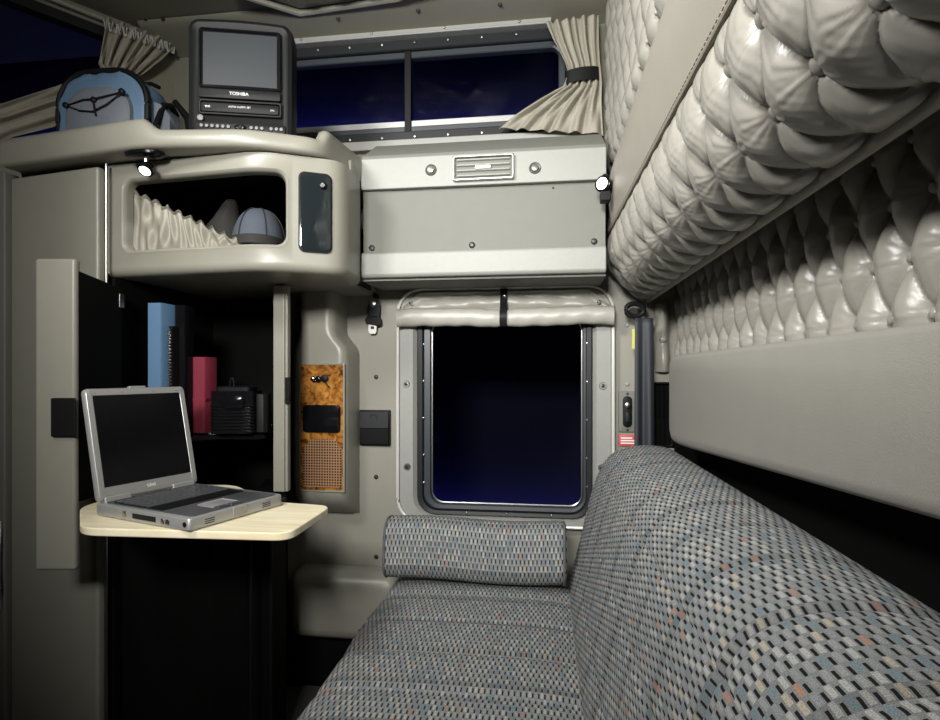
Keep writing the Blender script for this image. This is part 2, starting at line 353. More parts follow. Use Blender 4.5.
# ---- window 1 (bunk window)
w1 = struct('window_1', (0, 1.8, A(-.48)))
FX0, FX1, FZ0, FZ1 = -.474, .208, A(-.487), A(.266)
mk('frame', loops([XZ(rrect(FX0, FX1, FZ0, FZ1, .075), 1.80), XZ(rrect(FX0, FX1, FZ0, FZ1, .075), 1.785), XZ(rrect(FX0 + .006, FX1 - .006, FZ0 + .006, FZ1 - .006, .07), 1.780),
    XZ(rrect(WX0 - .012, WX1 + .012, WZ0 - .006, WZ1 + .01, .065), 1.780), XZ(rrect(WX0, WX1, WZ0, WZ1, .06), 1.795), XZ(rrect(WX0, WX1, WZ0, WZ1, .06), 1.83)]), 'pale', w1)
mk('edge_trim', tube([(p[0], 1.778, p[1]) for p in rrect(FX0 - .002, FX1 + .002, FZ0 + .0, FZ1 + .002, .078, 8, 8)], .0055, 8, True), 'trimline', w1)
mk('gasket', loops([XZ(rrect(WX0, WX1, WZ0, WZ1, .06), 1.79), XZ(rrect(WX0 + .004, WX1 - .004, WZ0 + .004, WZ1 - .004, .058), 1.783), XZ(rrect(WX0 + .018, WX1 - .018, WZ0 + .014, WZ1 - .018, .05), 1.786), XZ(rrect(WX0 + .02, WX1 - .02, WZ0 + .016, WZ1 - .02, .05), 1.80)]), 'rubber', w1)
mk('sash', loops([XZ(rrect(WX0 + .02, WX1 - .02, WZ0 + .016, WZ1 - .02, .05), 1.797), XZ(rrect(WX0 + .024, WX1 - .02, WZ0 + .02, WZ1 - .022, .05), 1.792), XZ(rrect(-.372, .120, A(-.432), WZ1 - .04, .04), 1.794), XZ(rrect(-.367, .116, A(-.426), WZ1 - .045, .038), 1.81)]), 'gasket_grey', w1)
mk('sash_lip', tube([(p[0], 1.802, p[1]) for p in rrect(-.366, .115, A(-.425), WZ1 - .046, .038)], .0028, 6, True), 'steel', w1)
mk('pane', loops([XZ(rrect(-.37, .12, A(-.43), WZ1 - .04, .035), 1.806)], True), 'glass', w1)
for z in (A(.09), A(-.03), A(-.15), A(-.27), A(-.36)):
    for x in (-.392, .131): screw(w1, x, 1.789, z, .0035, 'steel')
for x in (-.25, -.12, .02): screw(w1, x, 1.786, A(-.452), .003, 'steel')
s_ = None
for px, py in ((406, 384), (603, 386), (407, 467), (602, 468)):
    p = P(px, py, Y=1.777)
    mk('washer', lathe([(.012, 0), (.010, -.003), (.006, -.003), (.005, .001)], 16, (p.x, 1.779, p.z)), 'steel', w1); screw(w1, p.x, 1.778, p.z, .005)
# ---- window 2 (long upper window)
w2 = struct('window_2', (0, 1.8, UZ0))
mk('gasket', rr_ring(UX0 - .012, UX1 + .012, UZ0 - .012, UZ1 + .012, .055, .034, 1.785, 1.83), 'rubber', w2)
mk('sash', rr_ring(UX0 + .02, UX1 - .02, UZ0 + .022, UZ1 - .02, .045, .022, 1.80, 1.825), 'gasket_grey', w2)
mk('sash_rail', box(UX0 + .04, UX1 - .04, 1.803, 1.82, UZ0 + .04, UZ0 + .062), 'alu', w2)
p = P(408, 90, Y=1.8)
mk('divider', box(p.x - .011, p.x + .011, 1.795, 1.825, UZ0 + .02, UZ1 - .02), 'black', w2, .002)
mk('pane', box(UX0 + .03, UX1 - .03, 1.812, 1.815, UZ0 + .03, UZ1 - .03), 'glass', w2)
mk('slider_catch', box(-.07, .02, 1.79, 1.80, UZ0 + .035, UZ0 + .062), 'alu', w2, .003)
mk('upper_track', join(box(-1.1, .02, 1.765, 1.80, UZ1 + .014, UZ1 + .036), box(-1.1, .02, 1.757, 1.80, UZ1 + .010, UZ1 + .017)), 'pale', w2, .003)
mk('lower_trim', join(box(-1.1, .16, 1.77, 1.80, UZ0 - .040, UZ0 - .010)), 'pale', w2, .003)
for i in range(9): screw(w2, -.86 + .11 * i, 1.783, UZ1 - .002, .004, 'steel'); screw(w2, -.86 + .11 * i, 1.783, UZ0 + .002, .004, 'steel')
for i in range(4): screw(w2, -.8 + .24 * i, 1.764, UZ1 + .027, .005, 'steel')
# ---- night outside: a dark screen washed with blue light from below both windows
mk('exterior_backdrop', box(-4.5, 2.5, 2.75, 2.8, -1, 5), mat('night_backdrop', (.006, .006, .011), .9, spec=0), kind='structure')
# ================================================================== LOCKER OVER THE WINDOW
LX0, LX1 = -.533, .168
lk = thing('overhead_locker', 'pale storage locker over the window with drop-down front and projecting ledge', 'locker', (-.18, 1.58, A(.275)))
mk('ledge', extr([(LX0, 1.796, A(.275)), (LX0, 1.585, A(.275)), (LX0, 1.578, A(.283)), (LX0, 1.578, A(.343)), (LX0, 1.584, A(.349)), (LX0, 1.796, A(.349))], (LX1 - LX0, 0, 0)), 'pale', lk, .004)
mk('underside', box(LX0, LX1, 1.60, 1.796, A(.268), A(.2755)), 'panel', lk)
mk('door_panel', box(LX0, LX1, 1.598, 1.61, A(.346), A(.535)), 'panel', lk, .003)
for px in (372, 472, 594):
    p = P(px, 246, Y=1.598); screw(lk, p.x, 1.597, A(.365), .009)
mk('header', join(box(LX0, LX1, 1.58, 1.60, A(.532), A(.622)), box(LX0, LX1, 1.60, 1.62, A(.60), A(.622))), 'pale', lk, .003)
p = P(440, 190, Y=1.598); screw(lk, P(553, 186, Y=1.597).x, 1.597, A(.52), .003)
mk('sloping_top', extr([(LX0, 1.58, A(.618)), (LX0, 1.585, A(.632)), (LX0, 1.60, A(.640)), (LX0, 1.72, A(.715)), (LX0, 1.769, A(.725)), (LX0, 1.769, A(.60)), (LX0, 1.62, A(.60))], (LX1 - LX0, 0, 0)), 'panel', lk, .004)
for px, py in ((431, 170), (535, 168)):
    p = P(px, py, Y=1.58)
    mk('latch_rosette', lathe([(.017, .0), (.015, -.004), (.011, -.002), (.009, -.006), (.004, -.007)], 24, (p.x, 1.58, p.z)), 'rosette', lk)
p0, p1 = P(453, 182, Y=1.578), P(514, 154, Y=1.578)
av = thing('air_vent', 'rectangular chromed air vent set between two round latches', 'vent', ((p0.x + p1.x) / 2, 1.578, p0.z))
mk('frame', rr_ring(p0.x, p1.x, p0.z, p1.z, .004, .006, 1.568, 1.58, .0015), 'steel', av)
mk('recess', box(p0.x + .004, p1.x - .004, 1.578, 1.58, p0.z + .004, p1.z - .004), 'panel', av)
for i in range(4):
    z = p0.z + .014 + i * (p1.z - p0.z - .026) / 3
    mk('slat', extr([(p0.x + .012, 1.579, z - .004), (p0.x + .012, 1.571, z - .001), (p0.x + .012, 1.571, z + .002), (p0.x + .012, 1.579, z + .007)], (p1.x - p0.x - .024, 0, 0)), 'pale', av)
mk('thumb_tab', box((p0.x + p1.x) / 2 - .022, (p0.x + p1.x) / 2 + .022, 1.566, 1.572, (p0.z + p1.z) / 2 - .005, (p0.z + p1.z) / 2 + .005), 'alu', av, .001)
# ================================================================== LEFT SIDE: COUNTER + OVERHEAD CABINET
# countertop with rounded lip following its bent front edge
CP = [(-1.434, 1.308), (-.974, 1.241), (-.72, 1.27), (-.561, 1.347), (-.532, 1.574)]
def smooth_path(pts, r=.05, n=6):
    pts = [Vector(p) for p in pts]; out = [pts[0]]
    for i in range(1, len(pts) - 1):
        a, b, c = pts[i - 1], pts[i], pts[i + 1]; rr = min(r, (a - b).length * .45, (c - b).length * .45)
        p, q = b + (a - b).normalized() * rr, b + (c - b).normalized() * rr
        out += [(1 - t) ** 2 * p + 2 * t * (1 - t) * b + t * t * q for t in [k / n for k in range(n + 1)]]
    return out + [pts[-1]]
def resample(path, st):
    out = []
    for i in range(len(path) - 1):
        n = max(1, int((path[i + 1] - path[i]).length / st))
        out += [path[i].lerp(path[i + 1], k / n) for k in range(n)]
    return out + [path[-1]]
def sweep(path, prof, zf=None):
    """sweep profile (out, z) along a 2-D path; +out is towards the viewer side (right-hand of travel)"""
    V, m = [], len(prof)
    for i, p in enumerate(path):
        a = path[max(0, i - 1)]; b = path[min(len(path) - 1, i + 1)]; d = (b - a).normalized(); n = Vector((d.y, -d.x))
        for o, z in prof:
            V.append(Vector((p.x + n.x * o, p.y + n.y * o, z + (zf(p, o, z) if zf else 0))))
    return V, [(i * m + k, i * m + k + 1, (i + 1) * m + k + 1, (i + 1) * m + k) for i in range(len(path) - 1) for k in range(m - 1)]
cpath = resample(smooth_path(CP, .045), .012)
ct = thing('counter_top', 'long grey moulded countertop with a raised rounded lip carrying the television', 'countertop', (-.95, 1.4, A(.547)))
def lipz(p, o, z):   # raised lip left part and right end
    if z < A(.57): return 0
    l = max(0, min(1, (-.93 - p.x) / .05)); l = l * l * (3 - 2 * l)
    r = max(0, min(1, (p.y - 1.36) / .04)); r = r * r * (3 - 2 * r)
    k = .029 * l + .038 * r
    return k * (1 if o > -.04 else 0)
prof = [(-.06, A(.547)), (-.015, A(.547)), (-.004, A(.549)), (.0, A(.556)), (.001, A(.571)), (-.002, A(.583)), (-.008, A(.591)), (-.018, A(.594)), (-.03, A(.592)), (-.045, A(.588)), (-.08, A(.588))]
mk('lip', sweep(cpath, prof, lipz), 'plastic', ct, ang=60)
inner = [(-1.41, 1.34), (-.975, 1.28), (-.74, 1.31), (-.59, 1.375), (-.575, 1.79), (-1.26, 1.79), (-1.50, 1.44)]
mk('top_sheet', prism(inner, A(.55), A(.594)), 'plastic', ct)
mk('end_block', prism([(-.59, 1.5), (-.535, 1.5), (-.535, 1.574), (-.58, 1.79), (-.60, 1.79)], A(.548), A(.59)), 'plastic', ct)
# overhead cabinet
oc = thing('overhead_cabinet', 'grey moulded overhead cabinet with an open cubby and bent front, under the countertop', 'cabinet', (-.85, 1.4, A(.251)))
OP = [Vector((-1.145, 1.339)), Vector((-.701, 1.298)), Vector((-.513, 1.394)), Vector((-.534, 1.576))]
opath = resample(smooth_path(OP, .05, 8), .004)
cum = [0]
for i in range(1, len(opath)): cum.append(cum[-1] + (opath[i] - opath[i - 1]).length)
def onpath(s, off=0.0):
    s = max(0, min(cum[-1] - 1e-6, s)); lo_, hi_ = 0, len(cum) - 1
    while hi_ - lo_ > 1:
        mid = (lo_ + hi_) // 2
        if cum[mid] <= s: lo_ = mid
        else: hi_ = mid
    f = (s - cum[lo_]) / (cum[lo_ + 1] - cum[lo_]); p = opath[lo_].lerp(opath[lo_ + 1], f)
    a = opath[max(0, lo_ - 3)]; b = opath[min(len(opath) - 1, lo_ + 4)]; d = (b - a).normalized()
    return Vector((p.x + d.y * off, p.y - d.x * off))
def s_of_px(px):
    best = min(range(len(opath)), key=lambda i: abs((opath[i].x / opath[i].y) - (ray(px, 0).x / ray(px, 0).y)) if cum[i] < .70 else 9)
    return cum[best]
sL, sC, sR, sB = s_of_px(124), s_of_px(258), s_of_px(287), s_of_px(294)
def om(l, off=0.0): return [Vector((*onpath(p[0], off), p[1])) for p in l]
ZT, ZB = A(.545), A(.275)
fl = loops([om(rrect(0.0, sB, ZB, ZT, .001, 6, 40)), om(rrect(sL - .012, sR + .010, A(.305), A(.512), .032, 6, 40)), om(rrect(sL - .006, sR + .004, A(.311), A(.506), .028, 6, 40), .002),
            om(rrect(sL - .001, sR, A(.317), A(.500), .025, 6, 40), -.002), om(rrect(sL, sR, A(.319), A(.498), .024, 6, 40), -.012), om(rrect(sL, sR, A(.319), A(.498), .024, 6, 40), -.03)])
ns = 60
rest = grid(lambda u, v: Vector((*onpath(sB + (cum[-1] - sB) * u), ZB + (ZT - ZB) * v)), ns, 6)
skp = [(0, ZB), (-.0, A(.268)), (-.004, A(.259)), (-.011, A(.253)), (-.022, A(.251)), (-.06, A(.250))]
skirt = ([Vector((*onpath(cum[-1] * i / 160, o), z)) for i in range(161) for o, z in skp], [(i * 6 + k, i * 6 + k + 1, (i + 1) * 6 + k + 1, (i + 1) * 6 + k) for i in range(160) for k in range(5)])
mk('body', join(fl, rest, skirt), 'plastic', oc, ang=50)
mk('underside', prism([(-1.14, 1.37), (-.70, 1.34), (-.56, 1.41), (-.56, 1.79), (-1.14, 1.79)], A(.252), A(.262)), 'plastic', oc)
mk('left_side', box(-1.147, -1.139, 1.339, 1.75, A(.26), A(.545)), 'plastic', oc, .002)
mk('lining', join(box(-1.13, -.62, 1.74, 1.745, A(.30), A(.52)), prism([(-1.13, 1.36), (-.70, 1.33), (-.60, 1.38), (-.60, 1.75), (-1.13, 1.75)], A(.308), A(.316)), prism([(-1.13, 1.36), (-.70, 1.33), (-.60, 1.38), (-.60, 1.75), (-1.13, 1.75)], A(.502), A(.51)), box(-.615, -.605, 1.40, 1.75, A(.31), A(.51)), box(-1.135, -1.13, 1.36, 1.75, A(.31), A(.51))), 'void', oc)
s0, s1 = s_of_px(300), s_of_px(330)
gd = mk('smoked_door', loops([om(rrect(s0, s1, A(.307), A(.502), .014)), om(rrect(s0, s1, A(.307), A(.502), .014), .006), om(rrect(s0 + .005, s1 - .005, A(.312), A(.497), .010), .007)], False, True), 'smoked', oc)
mk('door_gasket', loops([om(rrect(s0 - .004, s1 + .004, A(.303), A(.506), .016)), om(rrect(s0 - .004, s1 + .004, A(.303), A(.506), .016), .004), om(rrect(s0, s1, A(.307), A(.502), .013), .0045)]), 'black', oc)
q = onpath(s1 - .018, .010); mk('push_button', lathe([(.009, .006), (.009, -.002), (.006, -.005)], 16, (q.x, q.y, A(.473))), 'gloss', gd)
# elastic gathered pocket cloth in the cubby
def pocket(u, v):
    s = sL - .006 + (s_of_px(231) - sL + .006) * u
    top = A(.487) - .150 * u + .006 * math.sin(u * 60) ; bot = A(.3165)
    gather = math.sin(u * 75 + 2.2 * math.sin(v * 3 + u * 9)) * .5 + math.sin(u * 46 + v * 4) * .5
    off = -.034 + .009 * gather * (.45 + .55 * math.sin(PI * min(1, v * 1.02))) + (.006 if v > .93 else 0) - .006 * (v > .97)
    p = onpath(s, off); return Vector((p.x, p.y, bot + (top - bot) * v))
pk = mk('cubby_curtain', grid(pocket, 170, 26), 'pocket')
tag(pk, 'beige gathered elastic cloth slanting across the open cubby', 'curtain')
sm = pk.modifiers.new('t', 'SOLIDIFY'); sm.thickness = .0015
# baseball cap
cx, cy = P(259, 230, t=1.50).x, P(259, 230, t=1.50).y
cp = thing('baseball_cap', 'blue-grey baseball cap with dark strap lying in the cubby', 'cap', (cx, cy, A(.319)), .25, local=True)
dome = lambda u, v: Vector((.068 * math.cos(2 * PI * u) * math.cos(v * PI / 2) ** .8, .075 * math.sin(2 * PI * u) * math.cos(v * PI / 2) ** .8, .012 + .104 * math.sin(v * PI / 2)))
cr = mk('crown', grid(dome, 36, 12), 'bluegrey', cp)
for k in range(6):
    a = 2 * PI * k / 6
    mk('seam', tube([(.0695 * math.cos(a) * math.cos(v * PI / 20) ** .8, .0765 * math.sin(a) * math.cos(v * PI / 20) ** .8, .013 + .104 * math.sin(v * PI / 20)) for v in range(10)], .0016, 5), 'darkcloth', cr)
mk('strap', loops([[(.0715 * math.cos(a / 18 * PI) * k, .0785 * math.sin(a / 18 * PI) * k, z) for a in range(36)] for k, z in ((1, .010), (1, .032), (.96, .034))]), 'darkcloth', cp)
mk('brim', grid(lambda u, v: Vector((.055 + .075 * v * math.cos((u - .5) * 2.2), (.05 + .03 * v) * math.sin((u - .5) * 2.6), .016 - .012 * v * v + .006 * math.cos((u - .5) * 3))), 14, 6), 'darkcloth', cp)
mk('top_button', lathe([(.006, .114), (.005, .118), (.001, .120)], 10, (0, 0, 0), 'Z'), 'darkcloth', cr)
# slouch bag / folded jacket next to it
bx0 = P(211, 230, t=1.54)
mk_ = mk('jacket', loops([[(bx0.x + (w * math.cos(a / 12 * PI)) + dx, bx0.y + .04 + .05 * s2 * math.sin(a / 12 * PI), A(.318) + z + .004 * math.sin(a * 2)) for a in range(24)] for w, dx, s2, z in ((.075, 0, 1, 0), (.078, 0, 1, .04), (.06, .010, .9, .075), (.034, .024, .7, .115), (.022, .032, .5, .150), (.008, .040, .3, .168))], True, True), 'darkcloth', sub=1)
tag(mk_, 'crumpled dark brown cloth jacket standing in the cubby beside the cap', 'jacket')
# puck lamp under the counter
lp = P(148, 172, t=1.40)
pl = thing('reading_lamp', 'small black swivel reading lamp, lit, under the countertop above the cubby', 'lamp', (lp.x, lp.y, A(.545)))
mk('mount_plate', loops([[(lp.x - .008 + w * .052 * math.cos(a / 12 * PI), lp.y - .0 + .028 * w * math.sin(a / 12 * PI), z) for a in range(24)] for w, z in ((.8, A(.536)), (1, A(.540)), (1, A(.5465)))], True, True), 'gloss', pl)
mk('arm', tube([(lp.x, lp.y - .005, A(.54)), (lp.x, lp.y - .008, A(.515))], .005, 8), 'chrome', pl)
hd = mk('head', lathe([(.008, .022), (.014, .018), (.019, .006), (.019, .0), (.016, -.002)], 20, (0, 0, 0), 'Z'), 'gloss', pl, mtx=Matrix.Translation((lp.x, lp.y - .010, A(.500))) @ Matrix.Rotation(math.radians(-35), 4, 'X'))
mk('lens', lathe([(.015, 0), (.013, -.003), (.004, -.006)], 20, (0, 0, 0), 'Z'), 'lampglow', hd, mtx=Matrix.Translation((lp.x, lp.y - .010, A(.500))) @ Matrix.Rotation(math.radians(-35), 4, 'X'))
# ================================================================== TELEVISION
tp = P(240.5, 300, t=1.43)
tv = thing('television', 'black portable television with built-in tape player on the countertop', 'television', (tp.x, tp.y, A(.5945)), math.radians(15), local=True)
W2, TH_ = .129, .300
def tvl(w, h0, h1, y, r=.022, arch=0.0):
    o = rrect(-w, w, h0, h1, r, 6, 8); return [(x, y, z + (arch * (1 - (x / w) ** 2) if z > h1 - r else 0)) for x, z in o]
mk('housing', loops([tvl(W2 - .020, .012, TH_ - .022, .002, .012, .003), tvl(W2 - .012, .006, TH_ - .010, -.002, .018, .005), tvl(W2 - .003, .002, TH_ - .002, .002, .024, .006), tvl(W2, .0, TH_, .014, .026, .007), tvl(W2, .0, TH_, .06, .026, .007), tvl(W2 - .012, .004, TH_ - .02, .10, .03, .004), tvl(W2 - .04, .01, TH_ - .06, .18, .03), tvl(W2 - .055, .015, TH_ - .09, .22, .03)], True, True), 'black', tv)
mk('screen_bezel', rr_ring(-.101, .101, .124, .278, .010, .007, -.006, .004, .003), 'gloss', tv)
def scr(u, v): return Vector((-.090 + .180 * u, -.0045 + .0014 * ((2 * u - 1) ** 2 + (2 * v - 1) ** 2), .134 + .133 * v))
mk('screen', grid(scr, 12, 12), 'crt', tv)
mk('surround', box(-.097, .097, -.0015, .002, .128, .274), 'gloss', tv)
mk('brand_strip', rr_solid(-.100, .100, .100, .124, .003, -.006, .004, .002), 'black', tv)
mk('cassette_door', rr_solid(-.094, .096, .064, .088, .004, -.007, .004, .002), 'black', tv)
mk('door_rim', rr_ring(-.100, .102, .058, .096, .005, .005, -.0055, .004, .001), 'black', tv)
text('TOSHIBA', .0115, 'white', tv, (-.002, -.0066, .112)); text('AUTO CLOCK SET', .0066, 'white', tv, (0, -.0076, .078)); text('VHS', .007, 'alu', tv, (-.078, -.0076, .076)); text('DVD', .005, 'alu', tv, (.080, -.0076, .074))
mk('dial', lathe([(.008, 0), (.0075, -.004), (.005, -.005)], 20, (-.096, -.002, .048)), 'tvbtn', tv)
mk('control_strip', rr_solid(-.110, .112, .016, .040, .006, -.004, .004, .002), 'black', tv)
b0 = None
for x in (-.093, -.080, -.067, -.054, -.041, -.028, .028, .041, .054, .077, .090, .102):
    o = mk('button', lathe([(.0046, .001), (.0042, -.003), (.002, -.0036)], 12), 'tvbtn', tv) if b0 is None else dup(b0, tv)
    b0 = b0 or o; o.location = (x, -.0045, .028)
mk('jog_control', loops([[(.001 + .015 * k * math.cos(a / 8 * PI), y, .028 + .007 * k * math.sin(a / 8 * PI)) for a in range(16)] for k, y in ((1, 0), (1, -.006), (.7, -.008))], False, True), 'gloss', tv)
# ================================================================== BACKPACK
bp_ = P(104, 130, t=1.58)
bk = thing('backpack', 'blue and grey nylon backpack with black zip edge lying on the countertop', 'backpack', (bp_.x, bp_.y, A(.6035)), math.radians(2), local=True)
def bag(u, s, y, seed=0):
    o = rrect(-.135 * s, .135 * s, .0, .245 * s, .095 * s, 8, 8); return [(x + .004 * nz(x * 20 + seed, z * 20), y + .004 * nz(z * 25, x * 25), z + .005 * nz(x * 15, y * 30 + seed)) for x, z in o]
mk('main_body', loops([bag(0, .90, -.012), bag(0, .97, -.006), bag(0, 1.0, .006), bag(0, 1.02, .05, 2), bag(0, 1.0, .10, 3), bag(0, .92, .13, 4), bag(0, .8, .14, 5)], True, True), 'blue', bk)
mk('zip_edge', tube([(x * 1.0, -.004, z) for x, z in rrect(-.134, .134, .0, .243, .095, 8, 8)], .0085, 8, True), 'black', bk)
fp = mk('front_pocket', loops([[(x, -.008, z) for x, z in rrect(-.098, .098, .0, .192, .07, 8, 8)], [(x, -.024, z) for x, z in rrect(-.096, .096, .0, .188, .07, 8, 8)], [(x, -.034, z) for x, z in rrect(-.082, .082, .01, .170, .06, 8, 8)], [(x, -.037, z) for x, z in rrect(-.03, .03, .05, .10, .02, 8, 8)]], False, True), 'greycloth', bk)
for a in ([(-.083, -.035, .135), (-.03, -.040, .147), (0, -.042, .146), (.03, -.041, .152), (.083, -.035, .165)], [(-.083, -.035, .135), (-.04, -.041, .117), (0, -.042, .112), (.04, -.041, .130), (.083, -.035, .165)], [(0, -.042, .150), (.006, -.043, .118), (.01, -.043, .10)]):
    mk('bungee_cord', tube(a, .0022, 6), 'black', fp)
for x, z in ((-.083, .135), (.083, .165), (0, .146)): mk('cord_toggle', lathe([(.008, .0), (.008, -.009), (.004, -.012)], 12, (x, -.033, z)), 'black', fp)
sp_ = mk('side_pocket', loops([[(x, .062 + .045 * c_, z) for c_, z in [((p[0]), p[1]) for p in rrect(-1, 1, .0, .165, .06, 8, 8)]] for x in (.130,)] + [[(.155, .062 + .042 * max(-1, min(1, p[0])), p[1]) for p in rrect(-1, 1, .0, .155, .06, 8, 8)], [(.172, .062 + .025 * max(-1, min(1, p[0])), p[1] * .8 + .01) for p in rrect(-1, 1, .0, .15, .06, 8, 8)]], False, True), 'greycloth', bk)
mk('pocket_strap', tube([(.135, .012, .01), (.150, .010, .09), (.155, .035, .158), (.155, .07, .172), (.148, .105, .16)], .009, 8), 'black', bk)
mk('haul_loop', tube([(.02, .10, .245), (.03, .11, .262), (.06, .115, .266), (.09, .11, .25)], .006, 8), 'black', bk)
mk('shoulder_strap', tube([(.12, .14, .22), (.17, .13, .16), (.185, .125, .08), (.18, .12, .012)], [.009, .012, .012, .009], 8), 'black', bk)
# ================================================================== CURTAINS
def curtain(name, rows, label, nf=8, amp=.012, plane=None, m='curtain', nu=120):
    """rows: pairs of (left pixel, right pixel) hung on a plane"""
    R = [(plane(*a), plane(*b)) for a, b in rows]
    n = len(R) - 1
    nrm = plane(470, 372).copy()
    def fn(u, v):
        k = min(n - 1, int(v * n)); f = v * n - k
        l = R[k][0].lerp(R[k + 1][0], f); r = R[k][1].lerp(R[k + 1][1], f)
        p = l.lerp(r, u); w = (r - l).length
        d = Vector((l.y - r.y, r.x - l.x, 0)); d = -d.normalized() if d.length > 0 else Vector((0, -1, 0))
        if d.dot(Vector((-p.x, -p.y, 0))) < 0: d = -d
        a_ = amp * (.55 + .45 * min(1, w / .18))
        h = a_ * (math.sin(u * nf * 2 * PI + 1.5 * math.sin(v * 4)) + .45 * math.sin(u * nf * 3.3 * PI + 5 * v + 1))
        return p + d * (h + .02)
    o = mk(name, grid(fn, nu, 14 * n), m); s = o.modifiers.new('t', 'SOLIDIFY'); s.thickness = .002
    return o, R
pr = lambda x, y: P(x, y, Y=1.765)
rc = thing('window_curtain', 'pleated beige curtain tied back with a black band at the long upper window', 'curtain', P(585, 137, Y=1.74))
o, R = curtain('cloth', [((546, 27), (598, 19)), ((554, 46), (598, 44)), ((565, 68), (599, 66)), ((568, 77), (600, 76)), ((563, 90), (601, 88)), ((538, 104), (601, 104)), ((514, 119), (602, 120)), ((499, 131), (603, 137))], '', 6, .008, pr)
o.parent = rc; L = ORG[rc.name]; o.location = -L; ORG[o.name] = Vector((0, 0, 0))
a, b = P(566, 76, Y=1.73), P(600, 75, Y=1.73)
mk('tie_band', loops([[(a.x - .003 + (b.x - a.x + .004) * .5 * (1 - math.cos(k / 12 * PI)) if k <= 12 else a.x - .003 + (b.x - a.x + .004) * .5 * (1 - math.cos(k / 12 * PI)), 1.748 - .022 * math.sin(k / 12 * PI), z + .010 * ((k if k <= 12 else 24 - k) / 12)) for k in range(24)] for z in (a.z - .022, a.z + .018)]), 'black', rc)
pl_ = lambda x, y: PL(x, y, .02)
lc = thing('slanted_window_curtain', 'gathered beige curtain tied in a dark band behind the backpack', 'curtain', PL(120, 100, .03))
o, R = curtain('cloth', [((104, 21), (176, 46)), ((100, 45), (160, 62)), ((97, 66), (142, 76)), ((103, 76), (132, 82))], '', 6, .011, pl_)
o.parent = lc; o.location = -ORG[lc.name]
mk('gather_tape', tube([PL(104 + 72 * k / 60, 22 + 25 * k / 60 + (7 if k % 4 in (1, 2) else -2), .05 + .012 * math.sin(k * 2.1)) for k in range(61)], .0026, 5), 'trimline', lc)
o, R = curtain('lower_cloth', [((-25, 104), (-12, 152)), ((0, 107), (12, 140)), ((45, 92), (50, 130)), ((88, 78), (95, 118)), ((103, 76), (132, 84))], '', 3, .009, pl_)
o.parent = lc; o.location = -ORG[lc.name]
c0, c1 = PL(99, 74, .05), PL(134, 86, .05)
mk('tie_band', tube([c0, c0.lerp(c1, .5) + Vector((0, -.01, 0)), c1], .014, 8), 'black', lc)
# ================================================================== WARDROBE + DESK CABINET
wd = thing('wardrobe', 'tall grey wardrobe with a flat door left of the desk cabinet', 'wardrobe', (-1.3, 1.35, 0))
WA, WB = Vector((-1.462, 1.363)), Vector((-1.150, 1.311)); dw = (WB - WA).normalized(); nw = Vector((dw.y, -dw.x))
def wq(a, b, o0, o1): return [WA + dw * a + nw * o1, WA + dw * b + nw * o1, WA + dw * b + nw * o0, WA + dw * a + nw * o0]
WL = (WB - WA).length
mk('door_panel', prism(wq(.0, WL, -.025, 0), .02, A(.535)), 'plastic', wd, .008, 4)
mk('carcass', prism(wq(.01, WL - .03, -.10, -.028), 0, A(.545)), 'void', wd)
mk('side_trim', prism(wq(-.05, -.008, -.03, .01), 0, A(.55)), 'panel', wd, .004)
mk('chrome_hinge', tube([(WA.x - .02, WA.y - .012, .40), (WA.x - .012, WA.y - .02, .46), (WA.x - .014, WA.y - .02, .58), (WA.x - .02, WA.y - .012, .64)], .005, 8), 'chrome', wd)
mk('edge_strip', tube([(-1.128, 1.315, .02), (-1.128, 1.315, A(.54))], .0035, 8), 'steel', wd)
dc = thing('desk_cabinet', 'black-lined open desk cabinet with shelf and swung-open door under the overhead cabinet', 'cabinet', (-.93, 1.5, 0))
mk('back_panel', box(-1.13, -.86, 1.775, 1.79, .02, A(.247)), 'void', dc)
mk('left_panel', box(-1.130, -1.12, 1.335, 1.775, .02, A(.247)), 'void', dc)
j0, j1 = P(273, 372, Y=1.50), P(287, 372, Y=1.50)
mk('right_panel', prism([(j0.x, 1.52), (j1.x - .012, 1.52), (-.868, 1.775), (-.885, 1.775)], .02, A(.247)), 'void', dc)
jm = mk('jamb', join(box(j0.x, j1.x - .008, 1.50, 1.52, A(-.34), A(.246)), box(j1.x - .010, j1.x - .001, 1.506, 1.525, A(-.34), A(.246))), 'plastic', dc, .003)
hz = P(283, 408, Y=1.5)
mk('hinge', join(box(j1.x - .005, j1.x + .007, 1.498, 1.508, A(-.09), A(-.015)), box(j1.x - .001, j1.x + .009, 1.495, 1.504, A(-.075), A(-.03))), 'black', jm, .001)
mk('lower_front', prism([(-1.12, 1.36), (-.86, 1.36), (-.80, 1.42), (-.80, 1.52), (-1.12, 1.52)], .02, A(-.34)), 'void', dc)
for px in (251, 271):
    q = P(px, 600, t=1.42 if px == 251 else 1.46); mk('corner_strip', tube([(q.x, q.y, .0), (q.x, q.y, A(-.42))], .0035, 8), 'black', dc)
mk('lower_side', prism([(-.80, 1.42), (P(272, 600, t=1.46).x, P(272, 600, t=1.46).y), (-.735, 1.52), (-.86, 1.775), (-.93, 1.775)], .0, A(-.36)), 'void', dc)
sh = mk('shelf', prism([(-1.118, 1.355), (-.97, 1.355), (-.90, 1.46), (-.80, 1.47), (-.784, 1.49), (-.784, 1.53), (-.892, 1.772), (-1.118, 1.772)], A(-.190), A(-.175)), 'gloss', dc, .004)
mk('shelf_paper', extr([(-.98, 1.475, A(-.174)), (-.86, 1.468, A(-.1735)), (-.79, 1.50, A(-.172)), (-.88, 1.72, A(-.172)), (-.98, 1.73, A(-.174))], (0, 0, .001)), 'white', sh)
